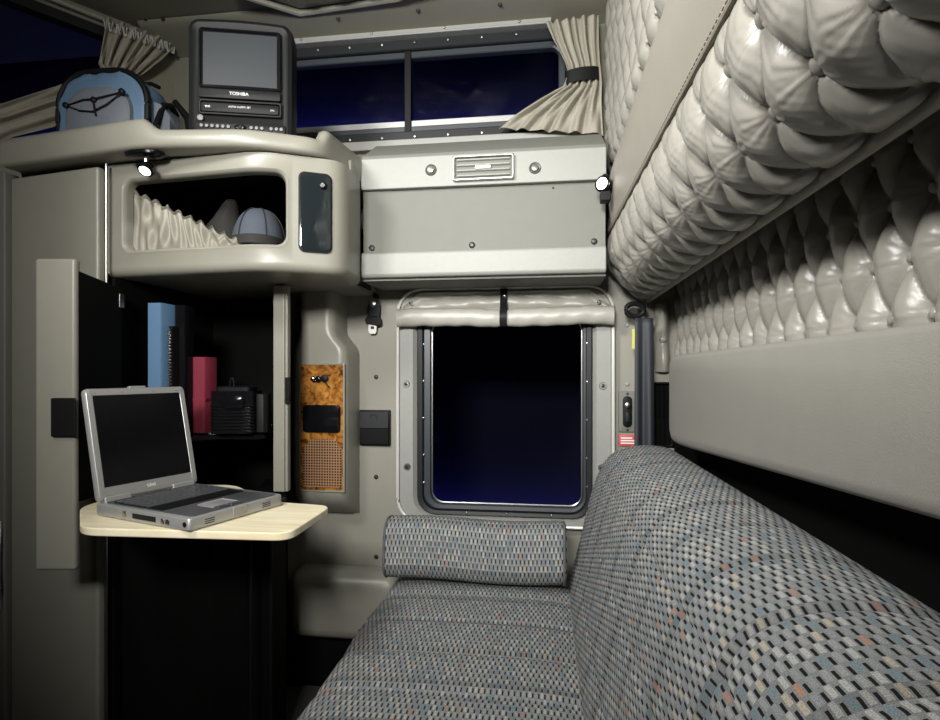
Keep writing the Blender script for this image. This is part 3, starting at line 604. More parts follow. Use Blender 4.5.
# open door: black inner face, grey front stile, latch block
n0 = P(75, 300, t=1.27); h0 = P(123, 300, t=1.44); h0.y = min(h0.y, 1.305); g0 = P(34, 300, t=1.27)
d2 = (Vector((h0.x, h0.y)) - Vector((n0.x, n0.y))).normalized(); q2 = Vector((-d2.y, d2.x))
N2, H2 = Vector((n0.x, n0.y)), Vector((h0.x, h0.y))
dp = [N2 + d2 * .01, H2, H2 + q2 * .018, N2 + d2 * .01 + q2 * .018]
dv_, df_ = prism(dp, A(-.298), A(.195)); dv_ = [(v[0], v[1], v[2] if i < 4 else A((.232, .214, .214, .232)[i - 4])) for i, v in enumerate(dv_)]
dd = mk('door', (dv_, df_), 'void', dc, .002)
G2 = Vector((g0.x, g0.y)); gd2 = (N2 - G2).normalized(); gb = Vector((-gd2.y, gd2.x))
mk('stile', prism([G2, N2, N2 + gb * .022, G2 + gb * .022], P(50, 571, t=1.27).z, P(50, 258, t=1.27).z), 'plastic', dd, .008, 4)
k0, k1 = P(50, 437, t=1.26), P(75, 398, t=1.26)
mk('latch_block', prism([(k0.x, k0.y), (k1.x + .002, k1.y), (k1.x - .004, k1.y + .008), (k0.x + .001, k0.y + .008)], k0.z, k1.z), 'black', dd, .003)
mk('top_hinge', box(h0.x - .012, h0.x + .004, h0.y - .012, h0.y + .004, A(.165), A(.20)), 'steel', dd, .001)
# ---- fold-out table
ZD = A(-.302)
poly = [(-1.05, .992), (-.55, .998), (-.497, 1.03), (-.480, 1.20), (-.50, 1.225), (-.62, 1.235), (-.82, 1.40), (-1.05, 1.40)]
def rounded(poly, r, n=6):
    out = []; m = len(poly); poly = [Vector(p) for p in poly]
    for i in range(m):
        a, b, c = poly[i - 1], poly[i], poly[(i + 1) % m]; rr = min(r, (a - b).length * .45, (c - b).length * .45)
        p, q = b + (a - b).normalized() * rr, b + (c - b).normalized() * rr
        out += [(1 - t) ** 2 * p + 2 * t * (1 - t) * b + t * t * q for t in [k / n for k in range(n + 1)]]
    return out
ft = thing('fold_out_table', 'cream wooden fold-out desk board holding the laptop', 'desk', (-.75, 1.15, ZD - .018))
mk('board', prism(rounded([(-.893, .975), (-.475, .995), (-.478, 1.215), (-.63, 1.235), (-.82, 1.40), (-1.035, 1.40), (-1.032, 1.126)], .035), ZD - .016, ZD), 'maple', ft, .003)
for x in (-.66, -.95): mk('bracket', box(x, x + .01, 1.10, 1.35, ZD - .05, ZD - .0165), 'black', ft, .002)
# ================================================================== LAPTOP
NC = P(189, 518, Z=ZD + .028)
la = math.radians(72)
lt = thing('laptop', 'silver laptop standing open with black screen on the cream desk board', 'laptop', (NC.x, NC.y, ZD), la, local=True)
LWd, LD, LH, LT = .240, .288, .243, .026
# local: x along the front edge, y from front to hinge
def rbox(x0, x1, y0, y1, z0, z1, r=.008):
    o = rrect(x0, x1, y0, y1, r, 4, 4); return loops([[(a, b, z) for a, b in rrect(x0 + k, x1 - k, y0 + k, y1 - k, r, 4, 4)] for k, z in ((.004, z0), (.0, z0 + .004), (0, z1 - .003), (.001, z1 - .001), (.003, z1))], True, True)
bs = mk('base', rbox(0, LWd, 0, LD, .0005, LT), 'alu', lt)
mk('key_deck', rbox(.012, LWd - .012, .008, LD - .018, LT - .002, LT + .0006, .006), 'aludark', bs)
kb = mk('keyboard_well', rbox(.018, LWd - .018, .100, LD - .030, LT - .002, LT + .0014, .004), 'black', bs)
for r in range(6):
    nk = 14 if r else 15
    y = LD - .040 - r * .0178
    xs = .021; k = 0
    while xs < LWd - .030 and k < 15:
        w = .0118
        if r == 5 and k == 3: w = .062
        mk0 = mk('key', box(xs, xs + w, y - .0135, y, LT + .001, LT + .0042), 'aludark', kb, .0008, 1) if (r, k) == (0, 0) else None
        if mk0: key0 = mk0
        elif w < .05: o = dup(key0, kb, (xs - .021, y - (LD - .040), 0))
        else: mk('space_bar', box(xs, xs + w, y - .0135, y, LT + .001, LT + .0042), 'aludark', kb, .0008, 1)
        xs += w + .0016; k += 1
mk('touchpad', rbox(.078, .142, .030, .078, LT - .001, LT + .0016, .003), 'alu', bs)
mk('touchpad_button', join(rbox(.080, .108, .016, .028, LT - .001, LT + .002, .002), rbox(.112, .140, .016, .028, LT - .001, LT + .002, .002)), 'aludark', bs)
mk('lid_latch', box(LWd / 2 - .018, LWd / 2 + .018, -.0015, .003, .008, LT - .001), 'pale', bs, .001)
for x in (.035, .180): mk('front_slots', join(*[box(x, x + .022, -.0006, .002, .008 + .004 * k, .0095 + .004 * k) for k in range(3)]), 'black', bs)
mk('card_slot', box(-.0008, .002, .095, .165, .009, .019), 'gloss', bs)
mk('side_port', join(box(-.0012, .002, .055, .066, .008, .018), box(-.0012, .002, .070, .079, .008, .018), box(-.0012, .002, .185, .196, .009, .02)), 'steel', bs, .001)
mk('audio_jack', lathe([(.005, .001), (.005, -.001), (.003, -.0012)], 12, (0, .012, .014), 'X'), 'black', bs)
# lid, hinged at the back, leaning back
LM = Matrix.Translation((0, LD - .012, LT + .001)) @ Matrix.Rotation(math.radians(-12.5), 4, 'X')
lid = mk('lid', loops([XZ(rrect(.002, LWd - .002, .004, LH, .009, 5, 5), .0), XZ(rrect(.0, LWd, .002, LH + .002, .010, 5, 5), .003), XZ(rrect(.0, LWd, .002, LH + .002, .010, 5, 5), .010), XZ(rrect(.004, LWd - .004, .006, LH - .002, .009, 5, 5), .014)], True, True), 'alu', lt, mtx=LM)
mk('bezel', rr_ring(.003, LWd - .003, .005, LH - .001, .008, .013, -.0015, .001, .0008), 'alu', lid, mtx=LM)
mk('lower_bezel', box(.014, LWd - .014, -.0012, .001, .006, .030), 'alu', lid, mtx=LM)
mk('screen', box(.015, LWd - .015, -.0006, .0008, .029, LH - .014), 'gloss', lid, mtx=LM)
mk('lid_catch', box(LWd / 2 - .02, LWd / 2 + .02, .0, .010, LH, LH + .006), 'alu', lid, .002, mtx=LM)
for x in (.012, LWd - .07): mk('hinge_cover', box(x, x + .058, -.004, .008, -.006, .010), 'alu', lt, .003, mtx=LM)
q = LM @ Vector((LWd / 2, -.0018, .0175)); text('DELL', .010, 'white', lid, q, (PI / 2 + math.radians(-12.5), 0, 0))
for x in (.02, .08, .155, .215): mk('bumper', lathe([(.002, 0), (.0018, -.0014)], 8, (x, -.0014, LH - .008)), 'pale', lid, mtx=LM)
# ================================================================== THINGS ON THE SHELF
SZ = A(-.1705)
def slab(name, px0, px1, pytop, t, th, depth, m, label, cat, rz=0, page=True, group=None):
    a = P(px0, 400, t=t)
    o = thing(name, label, cat, (a.x, a.y, SZ), rz, group, local=True)
    hgt = P(px0, pytop, t=t).z - SZ
    w = th
    mk('cover', loops([[(x, y, z) for x, y in [(0, .004), (.003, 0), (w - .003, 0), (w, .004), (w, depth), (w - .003, depth), (w - .003, .006), (.003, .006), (.003, depth), (0, depth)]] for z in (0, hgt)], True, True), m, o)
    if page: mk('pages', box(.0035, w - .0035, .0065, depth - .004, .003, hgt - .004), 'white', o)
    return o, hgt, w
b1, hg, w = slab('ring_binder', 147, 158, 303, 1.50, .042, .10, 'binder', 'tall blue ring binder on the shelf behind the laptop', 'binder', 0, False)
mk('inner_board', box(.004, .038, .007, .10, .004, hg - .006), 'binder', b1)
b2, hg, w = slab('glossy_folder', 174, 187, 305, 1.53, .030, .05, 'gloss', 'tall glossy black folder standing right of the blue binder', 'folder', math.radians(6), False)
mk('inner_sheets', box(.004, .026, .007, .045, .004, hg - .006), 'black', b2)
a = P(164, 400, t=1.50)
nb = thing('spiral_notebook', 'narrow black spiral-bound notebook between blue binder and glossy folder', 'notebook', (a.x + .012, a.y, SZ), 0, local=True)
hh = P(164, 326, t=1.50).z - SZ
mk('cover', box(0, .010, .002, .06, 0, hh), 'black', nb, .001)
mk('spiral_wire', tube([(.005 + .0045 * math.cos(k * 1.05), -.002 + .005 * math.sin(k * 1.05), .008 + (hh - .016) * k / 180) for k in range(181)], .0011, 5), 'steel', nb)
b3, hg, w = slab('red_book', 192, 205, 357, 1.57, .040, .055, 'red', 'red leatherette organiser standing upright on the shelf', 'organiser', 0)
mk('closing_band', box(-.001, w + .001, -.001, .03, hg * .42, hg * .45), 'red', b3)
# black pleated camera case
a = P(210, 400, t=1.54)
cc = thing('camera_case', 'small black ribbed case with a loop handle right of the red organiser', 'case', (a.x, a.y, SZ), math.radians(8), local=True)
CW, CH = .118, .118
prof_ = []
for k in range(27):
    z = CH * k / 26; o_ = .003 * (1 if (k % 2) and z < .085 else 0)
    prof_.append([(x, y, z) for x, y in rrect(-o_, CW + o_, -o_, .075 + o_, .010, 4, 4)])
mk('case_body', loops(prof_, True, True), 'gloss', cc, ang=20)
mk('flap', loops([[(x, -.006, z) for x, z in rrect(.03, .095, .070, .108, .016, 5, 5)], [(x, -.0085, z) for x, z in rrect(.034, .091, .074, .106, .014, 5, 5)]], True, True), 'gloss', cc)
mk('lid', join(loops([[(x, y, z) for x, y in rrect(.012 + k, CW - .012 - k, .004 + k, .07 - k, .008, 4, 4)] for k, z in ((0, CH - .002), (0, CH + .010), (.006, CH + .013))], True, True)), 'black', cc)
mk('loop_handle', tube([(.055 + .006 * math.cos(k / 8 * PI), .012, CH + .010 + .026 * math.sin(k / 8 * PI)) for k in range(9)], .0022, 6), 'black', cc)
mk('side_pouch', rbox(CW + .001, CW + .028, .012, .070, .0, .110, .008), 'black', cc)
# ================================================================== WALL CONSOLE
YC = 1.68
X0, X1 = P(290, 400, Y=YC).x, P(347, 400, Y=YC).x
NX0, NX1 = P(297, 300, Y=YC).x, P(334, 300, Y=YC).x
cs = thing('wall_console', 'raised grey moulded console beside the window, wider below than above', 'console', ((X0 + X1) / 2, 1.8, A(-.42)))
def cprofile(z):   # left, right edges by height
    k = max(0, min(1, (z - A(.06)) / (.075))); k = k * k * (3 - 2 * k)
    l = X0 + (NX0 - X0) * k; r = X1 + (NX1 - X1) * k
    d = max(0, min(1, (z - A(-.47)) / .10)); d = math.sin(d * PI / 2) ** .7
    return l, r, YC + (1.797 - YC) * (1 - d)
def cfn(u, v):
    z = A(-.47) + (.74) * v; l, r, y = cprofile(z); f = .030
    w = r - l
    s = (u - .5) * 2; e = 1 - abs(s)
    if e < .18:  # rounded side
        th = (1 - e / .18) * PI / 2; x = (r - f + f * math.sin(th)) if s > 0 else (l + f - f * math.sin(th)); yy = y + f * (1 - math.cos(th))
        if e < .02: yy = 1.80
    else:
        x = l + f + (w - 2 * f) * ((s / .82 + 1) / 2); yy = y
    return Vector((x, min(yy, 1.80), z))
def cfn2(u, v):
    V_ = v ** .85; return cfn(u, V_)
mk('shell', grid(cfn2, 50, 60), 'plastic', cs, ang=60)
f0, f1 = P(300.5, 490, Y=YC - .002), P(343, 365, Y=YC - .002)
f1.z = P(321, 365, Y=YC).z; f0.z = P(321, 490, Y=YC).z
mk('recess_rim', rr_ring(f0.x - .006, f1.x + .006, f0.z - .006, f1.z + .006, .004, .006, YC - .004, YC + .001, .0015), 'plastic', cs)
bf = mk('burl_fascia', box(f0.x, f1.x, YC - .003, YC + .001, f0.z, f1.z), 'burl', cs, .001)
bf['label'] = 'orange burl wood fascia plate'
for x in (f0.x + .008, f1.x - .008):
    for z in (f0.z + .010, f1.z - .010): screw(cs, x, YC - .003, z, .0035)
q0, q1 = P(304, 432, Y=YC), P(341, 405, Y=YC)
mk('display_cover', rr_solid(q0.x, q1.x, q0.z, q1.z, .012, YC - .012, YC, .003), 'gloss', cs)
# perforated grille, octagonal
g0x, g1x = P(304, 470, Y=YC).x, P(342, 470, Y=YC).x; gz0, gz1 = f0.z + .010, P(321, 439, Y=YC).z
oc8 = [(g0x, gz0), (g1x, gz0), (g1x, gz1 - .03), (g1x - .025, gz1), (g0x + .025, gz1), (g0x, gz1 - .03)]
mk('speaker_grille', extr([(x, YC - .0055, z) for x, z in oc8], (0, .003, 0)), 'grille', cs)
kp = P(315, 379, Y=YC)
mk('antenna_socket', lathe([(.009, 0), (.009, -.008), (.006, -.009), (.006, -.022), (.003, -.023)], 16, (kp.x, YC, kp.z)), 'chrome', cs)
mk('socket_cap', lathe([(.011, 0), (.012, -.004), (.011, -.012), (.006, -.014)], 18, (kp.x + .034, YC, kp.z + .002)), 'black', cs)
mk('cap_tether', tube([(kp.x, YC - .01, kp.z + .004), (kp.x + .012, YC - .013, kp.z + .004), (kp.x + .03, YC - .008, kp.z - .004), (kp.x + .05, YC - .006, kp.z - .026)], .002, 6), 'black', cs)
mk('knob', lathe([(.010, 0), (.010, -.010), (.005, -.013)], 16, (kp.x + .014, YC, kp.z)), 'gloss', cs)
# ashtray on the wall
a0, a1 = P(360.5, 445, Y=1.8), P(391, 410, Y=1.8)
at = thing('wall_ashtray', 'square black plastic flap box on the wall between console and window', 'ashtray', ((a0.x + a1.x) / 2, 1.8, a0.z))
mk('tray_body', rr_solid(a0.x, a1.x, a0.z, a1.z, .003, 1.788, 1.80, .002), 'black', at)
zm = (a0.z + a1.z) / 2
mk('flap', extr([(a0.x + .004, 1.789, zm), (a0.x + .004, 1.776, zm), (a0.x + .004, 1.781, a1.z - .005), (a0.x + .004, 1.789, a1.z - .004)], (a1.x - a0.x - .008, 0, 0)), 'rubber', at, .001)
mk('lower_flap', extr([(a0.x + .004, 1.789, a0.z + .004), (a0.x + .004, 1.782, a0.z + .006), (a0.x + .004, 1.779, zm - .002), (a0.x + .004, 1.789, zm - .002)], (a1.x - a0.x - .008, 0, 0)), 'black', at, .001)
mk('emblem', rr_ring((a0.x + a1.x) / 2 - .012, (a0.x + a1.x) / 2 + .012, a1.z - .032, a1.z - .014, .004, .002, 1.7785, 1.782, .0005), 'rubber', at)
for px, py in ((376, 377), (376, 477), (376, 557)):
    p = P(px, py, Y=1.798); screw(wf, p.x, 1.799, p.z, .0075)
# belt tongue hanging beside the window
bt = thing('belt_anchor', 'black belt anchor with silver tongue hanging on the wall left of the window', 'belt anchor', P(373, 333, Y=1.79))
def wp(px, py, y=1.79): return P(px, py, Y=y)
mk('hook_screw', lathe([(.009, .008), (.009, -.004), (.004, -.006)], 14, wp(375.5, 296)), 'black', bt)
def outline(pts, y, th): return extr([wp(px, py, y) for px, py in pts], (0, th, 0))
mk('webbing_loop', outline([(368.5, 303), (371, 300), (378, 300), (380, 305), (380, 312), (379, 318), (367.5, 318), (367, 310)], 1.782, .012), 'rubber', bt, .003)
mk('rivet', lathe([(.011, 0), (.010, -.005), (.004, -.007)], 16, wp(373, 304, 1.781)), 'steel', bt)
mk('buckle_bar', outline([(364.5, 320), (367, 316), (379, 316), (381, 320), (381, 325), (378, 326), (366, 324)], 1.776, .014), 'black', bt, .003)
tg = mk('tongue', outline([(368.5, 323), (376.5, 323), (376.5, 331), (375, 334), (370, 334), (368, 331)], 1.780, .004), 'trimline', bt, .001)
mk('tongue_slot', outline([(370.8, 326.5), (374, 326.5), (374, 329), (370.8, 329)], 1.7792, .002), 'black', tg)
# ================================================================== ROLLED SHADE
rs = thing('roller_shade', 'rolled-up grey nylon window shade held by a black strap', 'shade', P(505, 327, Y=1.76))
sx0, sx1 = P(399, 310, Y=1.77).x, P(613, 310, Y=1.77).x
def sroll(u, v):
    x = sx0 + (sx1 - sx0) * u; th = v * 2 * PI
    pinch = 1 - .18 * math.exp(-((x - P(504, 310, Y=1.77).x) / .02) ** 2)
    r = .027 * pinch * (1 + .04 * math.sin(u * 23) * math.sin(th) + .035 * math.sin(u * 61 + th * 2))
    return Vector((x, 1.752 + r * .75 * math.cos(th), A(.172) + r * 1.08 * math.sin(th) + .003 * math.sin(u * 9)))
mk('rolled_cloth', grid(sroll, 90, 20), 'nylon', rs)
def sfl(u, v):
    x = sx0 + .012 + (sx1 - sx0 - .024) * u; z = A(.185) + (.070 - .045 * max(0, abs(u - .5) * 2 - .82) / .18) * v
    fold = .004 * math.sin(v * 9 + 4 * abs(u - .48)) + .003 * math.sin(u * 40 + v * 3)
    return Vector((x, 1.770 + fold, z))
mk('hanging_cloth', grid(sfl, 90, 12), 'nylon', rs)
q = P(504, 310, Y=1.77).x
mk('strap', loops([[(x, y, z) for y, z in ((1.768, A(.262)), (1.760, A(.262)), (1.748, A(.205)), (1.727, A(.185)), (1.724, A(.165)), (1.735, A(.142)), (1.75, A(.140)), (1.75, A(.15)), (1.735, A(.165)), (1.732, A(.182)), (1.752, A(.205)))] for x in (q - .011, q + .011)], True, True), 'black', rs)
for px, py, y in ((504.5, 296, 1.756), (411, 303, 1.764), (599, 302, 1.764)):
    mk('snap', lathe([(.0065, .002), (.006, -.003), (.003, -.005)], 14, P(px, py, Y=y)), 'chrome', rs)
# ================================================================== RIGHT OF WINDOW
bl = thing('seat_belt', 'dark blue-black seat belt webbing hanging right of the window', 'seat belt', P(645, 450, Y=1.66))
def beltfn(u, v):
    a = P(635 - .5 * v, 318 + 150 * v, Y=1.72); b = P(653 + 1.5 * v, 318 + 150 * v, Y=1.72); p = a.lerp(b, u)
    return Vector((p.x, 1.72 - .006 * math.sin(u * 3 * PI + .6) * (.4 + v), p.z))
o = mk('webbing', grid(beltfn, 30, 20), 'belt', bl); s = o.modifiers.new('t', 'SOLIDIFY'); s.thickness = .0025
mk('guide_ring', tube([P(635 + 9 * math.cos(k / 10 * PI), 310 - 6.5 * math.sin(k / 10 * PI), Y=1.73) for k in range(20)], .008, 8, True), 'black', bl)
mk('guide_stem', tube([P(633, 312, Y=1.73), P(633, 312, Y=1.80)], .014, 12), 'black', bl)
y0_, y1_ = P(632, 349, Y=1.722), P(635.5, 329, Y=1.722)
tt = mk('tag', box(y0_.x, y1_.x + .003, 1.720, 1.723, y0_.z, y1_.z), 'yellow', bl, .001); tt['label'] = 'yellow tag'
dl = thing('latch_plate', 'dark recessed latch plate with red label on the wall right of the window', 'latch', P(627, 445, Y=1.8))
l0, l1 = P(618.5, 446, Y=1.8), P(636, 391, Y=1.8)
mk('plate', rr_solid(l0.x, l1.x, l0.z + .045, l1.z, .004, 1.792, 1.80, .002), 'panel', dl)
cx_ = P(627, 410, Y=1.8).x
mk('slot', rr_solid(cx_ - .014, cx_ + .014, P(627, 427, Y=1.8).z, P(627, 396, Y=1.8).z, .013, 1.789, 1.793, .001), 'black', dl)
mk('latch_pin', lathe([(.009, 0), (.009, -.008), (.004, -.010)], 16, (cx_, 1.789, P(627, 405, Y=1.8).z)), 'steel', dl)
mk('latch_slider', rr_solid(cx_ - .006, cx_ + .006, P(627, 422, Y=1.8).z, P(627, 412, Y=1.8).z, .005, 1.784, 1.79, .001), 'rubber', dl)
rl = mk('warning_label', rr_solid(l0.x, l1.x, l0.z, l0.z + .036, .005, 1.794, 1.80, .001), 'label_red', dl); rl['label'] = 'red warning label'
mk('label_lines', join(box(l0.x + .006, l1.x - .006, 1.7935, 1.794, l0.z + .008, l0.z + .012), box(l0.x + .006, l1.x - .006, 1.7935, 1.794, l0.z + .016, l0.z + .020), box(l0.x + .006, l1.x - .012, 1.7935, 1.794, l0.z + .024, l0.z + .028)), 'white', rl)
for z in (l0.z + .052, l1.z - .008): screw(dl, cx_, 1.792, z, .004)
for py in (325, 384): p = P(627, py, Y=1.8); screw(wf, p.x, 1.799, p.z, .007, 'pale')
# black louvred outlet behind the belt
v0, v1 = P(656, 446, Y=1.8), P(672, 382, Y=1.8)
vt = thing('side_louvre', 'tall black louvre behind the seat belt at the end of the grey pad', 'vent', ((v0.x + v1.x) / 2, 1.8, v0.z))
mk('frame', rr_ring(v0.x - .02, v1.x, v0.z, v1.z, .004, .006, 1.780, 1.80, .002), 'black', vt)
mk('recess', box(v0.x - .016, v1.x - .004, 1.795, 1.80, v0.z + .004, v1.z - .004), 'void', vt)
for k in range(4):
    x = v0.x - .008 + k * (v1.x - v0.x + .01) / 4
    mk('slat', box(x, x + .004, 1.783, 1.797, v0.z + .008, v1.z - .008), 'gloss', vt)
mk('end_plate', box(v0.x - .015, v1.x + .004, 1.785, 1.80, v0.z - .02, v0.z - .004), 'alu', vt, .002)
# corner padding strip between belt and tufted wall
cpd = mk('corner_pad', grid(lambda u, v: Vector((P(655, 372, Y=1.79).x + (.380 - P(655, 372, Y=1.79).x) * u, 1.79 - .02 * math.sin(PI * u) - .006 * math.sin(v * 3 * PI), A(.0) + .21 * v)), 10, 20), 'leather')
tag(cpd, 'narrow padded leather strip in the corner behind the seat belt', 'padding')
mk('button', lathe([(.010, .004), (.009, -.004), (.004, -.007)], 16, (P(655, 372, Y=1.79).x + .02, 1.772, A(.10))), 'leather', cpd)
# ================================================================== TUFTED PANELS
def button_proto(r=.011):
    return lathe([(r, .003), (r, -.002), (r * .8, -.006), (r * .4, -.008)], 16)
def orient(loc, n):   # button axis -Y to direction n
    q = Vector((0, -1, 0)).rotation_difference(Vector(n).normalized()); return Matrix.Translation(loc) @ q.to_matrix().to_4x4()
ub = thing('upper_bunk', 'folded upper bunk with deep-buttoned leather underside and piped lower edge', 'bunk', (.25, 1.0, A(.22)))
SA, SB, BL = .092, .080, .2203
Pa, Pb = Vector((.187, A(.403))), Vector((.314, A(.223))); dv = (Pb - Pa).normalized(); nn = Vector((-.817, -.577))
YA, YB = .24, 1.79
a0_ = .675; b0_ = .052
def skx(y): return .020 * (1.75 - y) / 1.1
def bsurf(y, b, tf=True):
    k = b / BL; e = min(1, b / .012, (BL - b) / .014); e = max(0, e) ** .5; ey = max(0, min(1, (YB - y) / .05)) ** .5
    off = .046 * math.sin(PI * k) ** .75 if 0 < k < 1 else 0
    h = tuft(y, b, a0_, SA, b0_, SB, .024, .10) if tf else 0
    o = (off + (h - .012) * e) * ey
    base = Pa + dv * b
    return Vector((base.x + nn.x * o + (1 - k) * skx(y), y, base.y + nn.y * o))
NU, NV = 600, 100
V_, F_ = grid(lambda u, v: bsurf(YA + (YB - YA) * u, BL * v), NU, NV)
uvs = None
mk('tufted_pad', (V_, F_), 'leather', ub, ang=180)
pb = None
for r in range(3):
    b = b0_ + r * SB
    y = a0_ + (r % 2) * SA / 2 - 6 * SA
    while y < YB - .03:
        if y > YA + .02 and b < BL - .01:
            p = bsurf(y, b); p = p + Vector((nn.x, 0, nn.y)) * .007
            if pb is None:
                pb = mk('button', button_proto(.0105), 'leather'); pb.parent = ub
                pb.matrix_local = Matrix.Translation(p - ORG[ub.name]) @ orient((0, 0, 0), (nn.x, 0, nn.y))
            else:
                o = dup(pb, ub); o.matrix_local = Matrix.Translation(p - ORG[ub.name]) @ orient((0, 0, 0), (nn.x, 0, nn.y))
        y += SA
mk('smooth_panel', grid(lambda u, v: Vector((.187 - .006 * v - .008 * math.sin(PI * v) + (1 - v) * skx(YA + (YB - YA) * u), YA + (YB - YA) * u, A(.403) + .155 * v + .0)), 30, 14), 'leather2', ub)
mk('seam_piping', tube([(.182 + skx(YA + (YB - YA) * k / 40), YA + (YB - YA) * k / 40, A(.403)) for k in range(41)], .0045, 8), 'piping', ub)
st0 = mk('stitching', join(*[box(.1795 + skx(YA + k * .0115), .181 + skx(YA + k * .0115), YA + .01 + k * .0115, YA + .018 + k * .0115, A(.412), A(.4135)) for k in range(130)]), 'piping', ub)
mk('lower_piping', tube([(.316, YA + (YB - YA) * k / 40, A(.222)) for k in range(41)], .0085, 10), 'piping', ub)
mk('underside', extr([(.316, YA, A(.222)), (.328, YA, A(.226)), (.328, YA, A(.40)), (.25, YA, A(.40))], (0, YB - YA, 0)), 'piping', ub)
mk('top_fold', grid(lambda u, v: Vector((.181 + .022 * v + .006 * math.sin(PI * v), YA + (YB - YA) * u, A(.556) + .035 * math.sin(v * PI / 2))), 30, 8), 'leather2', ub)
mk('deck', box(.225, .43, YA, YB, A(.41), A(.572)), 'void', ub)
# tufted wall above bunk
def tufted_wall(name, label, X, y0, y1, z0, z1, a0, sa, b0, sb, dep, nu, nv, br=.008, rows=12):
    o = thing(name, label, 'wall padding', (X, (y0 + y1) / 2, z0))
    def fn(u, v):
        y = y0 + (y1 - y0) * u; z = z0 + (z1 - z0) * v
        e = max(0, min(1, (y - y0) / .02, (y1 - y) / .02, (z - z0) / .025 + .05)) ** .5
        return Vector((X + .004 - (tuft(y, z, a0, sa, b0, sb, dep)) * e, y, z))
    mk('tufted_sheet', grid(fn, nu, nv), 'leather', o, ang=180)
    pbt = None; n = 0
    for r in range(rows):
        z = b0 + r * sb; y = a0 + (r % 2) * sa / 2 - 14 * sa
        while y < y1 - .01:
            if y > y0 + .01 and z < z1 - .01 and n < 96:
                p = Vector((X - .003, y, z)) - ORG[o.name]
                if pbt is None: pbt = mk('button', button_proto(br), 'leather'); pbt.parent = o; t_ = pbt
                else: t_ = dup(pbt, o)
                t_.matrix_local = Matrix.Translation(p) @ orient((0, 0, 0), (-1, 0, 0)); n += 1
            y += sa
    return o
tufted_wall('padded_wall_panel', 'deep-buttoned leather wall padding above the upper bunk, beside the tied curtain', .198, .5, 1.785, A(.589), A(1.15), 1.0, .085, A(.62), .075, .022, 330, 150, .006)
tufted_wall('padded_wall_panel', 'button-tufted leather wall padding between the upper bunk and the smooth grey pad', .412, .28, 1.785, A(.0), A(.34), .647, .072, A(.061), .067, .028, 430, 110, .008, 5)
# smooth grey pad
gp = thing('grey_bolster', 'long smooth grey padded board below the tufted wall, behind the sofa', 'padded board', (.36, .85, A(-.19)))
def gfn():
    Y0, Y1, x0, x1, z0, z1 = .15, 1.57, .327, .383, A(-.187), A(.045)
    L_ = []
    for k, x in ((.03, x1), (.0, x1 - .004), (.0, x0 + .022), (.004, x0 + .010), (.012, x0 + .003), (.028, x0)):
        L_.append([(x, p[0], p[1] + (z1 - p[1]) / (z1 - z0) * .062 * max(0, 1.45 - p[0])) for p in rrect(Y0 + k, Y1 - k, z0 + k, z1 - k * .5, .035, 6, 20)])
    return loops(L_, True, True)
mk('pad', gfn(), 'cushion', gp, ang=60)
mk('mounting_rail', box(.383, .434, .2, 1.5, A(-.12), A(-.02)), 'black', gp)
# reading lamp, right
rp = P(603, 184, Y=1.52)
r2 = thing('bunk_lamp', 'small black cylindrical lamp with bright lens at the end of the upper bunk', 'lamp', rp)
Mx = Matrix.Translation(rp) @ Matrix.Rotation(math.radians(55), 4, 'Z')
hd = mk('lamp_head', lathe([(.010, .040), (.018, .036), (.020, .02), (.020, .0), (.022, -.004), (.018, -.006)], 20), 'gloss', r2, mtx=Mx @ Matrix.Rotation(math.radians(-90), 4, 'Z'))
mk('lens', lathe([(.017, -.004), (.015, -.008), (.005, -.010)], 20), 'lampglow', hd, mtx=Mx @ Matrix.Rotation(math.radians(-90), 4, 'Z'))
mk('bracket', join(box(rp.x - .006, rp.x + .020, rp.y - .005, rp.y + .03, rp.z - .045, rp.z - .018), box(rp.x + .0, rp.x + .014, rp.y + .005, rp.y + .018, rp.z - .02, rp.z + .03)), 'black', r2, .003)
# ================================================================== SOFA
so = thing('sofa', 'long grey tweed bench sofa with leaning backrest', 'sofa', (0, .9, 0))
SY0, SY1 = .22, 1.70
def seatfn(u, v):
    y = SY0 + (SY1 - SY0) * v
    # across: front skirt up, rounded nose, flat top to the back joint
    pts = [(-.448, .06), (-.452, .36), (-.450, .405), (-.436, .430), (-.405, .443), (-.33, .449), (-.15, .452), (0, .450), (.11, .438)]
    k = u * (len(pts) - 1); i = min(len(pts) - 2, int(k)); f = k - i
    # catmull-rom
    g = lambda j: Vector(pts[max(0, min(len(pts) - 1, j))])
    p0, p1, p2, p3 = g(i - 1), g(i), g(i + 1), g(i + 2)
    p = .5 * ((2 * p1) + (-p0 + p2) * f + (2 * p0 - 5 * p1 + 4 * p2 - p3) * f * f + (-p0 + 3 * p1 - 3 * p2 + p3) * f ** 3)
    tuf = 0
    if p.y > .40:
        q = abs(math.sin(PI * (y - .10) / .155)); tuf = -.006 * (1 - min(1, q * 2.2)) ** 1.5
        q2 = 0
    sc = .006 * math.sin((y) * 13) if u < .35 else 0
    return Vector((p.x + sc, y, p.y + tuf)), u, y
def uvgrid(fn, nu, nv, uvf):
    V, UV = [], []
    for j in range(nv + 1):
        for i in range(nu + 1):
            r = fn(i / nu, j / nv); V.append(r)
    # arc length along u on the first row
    arc = [0]
    for i in range(1, nu + 1): arc.append(arc[-1] + (V[i] - V[i - 1]).length)
    for j in range(nv + 1):
        for i in range(nu + 1): UV.append(uvf(V[j * (nu + 1) + i], arc[i]))
    return (V, [(j * (nu + 1) + i, j * (nu + 1) + i + 1, (j + 1) * (nu + 1) + i + 1, (j + 1) * (nu + 1) + i) for j in range(nv) for i in range(nu)]), UV
vf, uvs = uvgrid(lambda u, v: seatfn(u, v)[0], 60, 180, lambda p, a: (a, p.y))
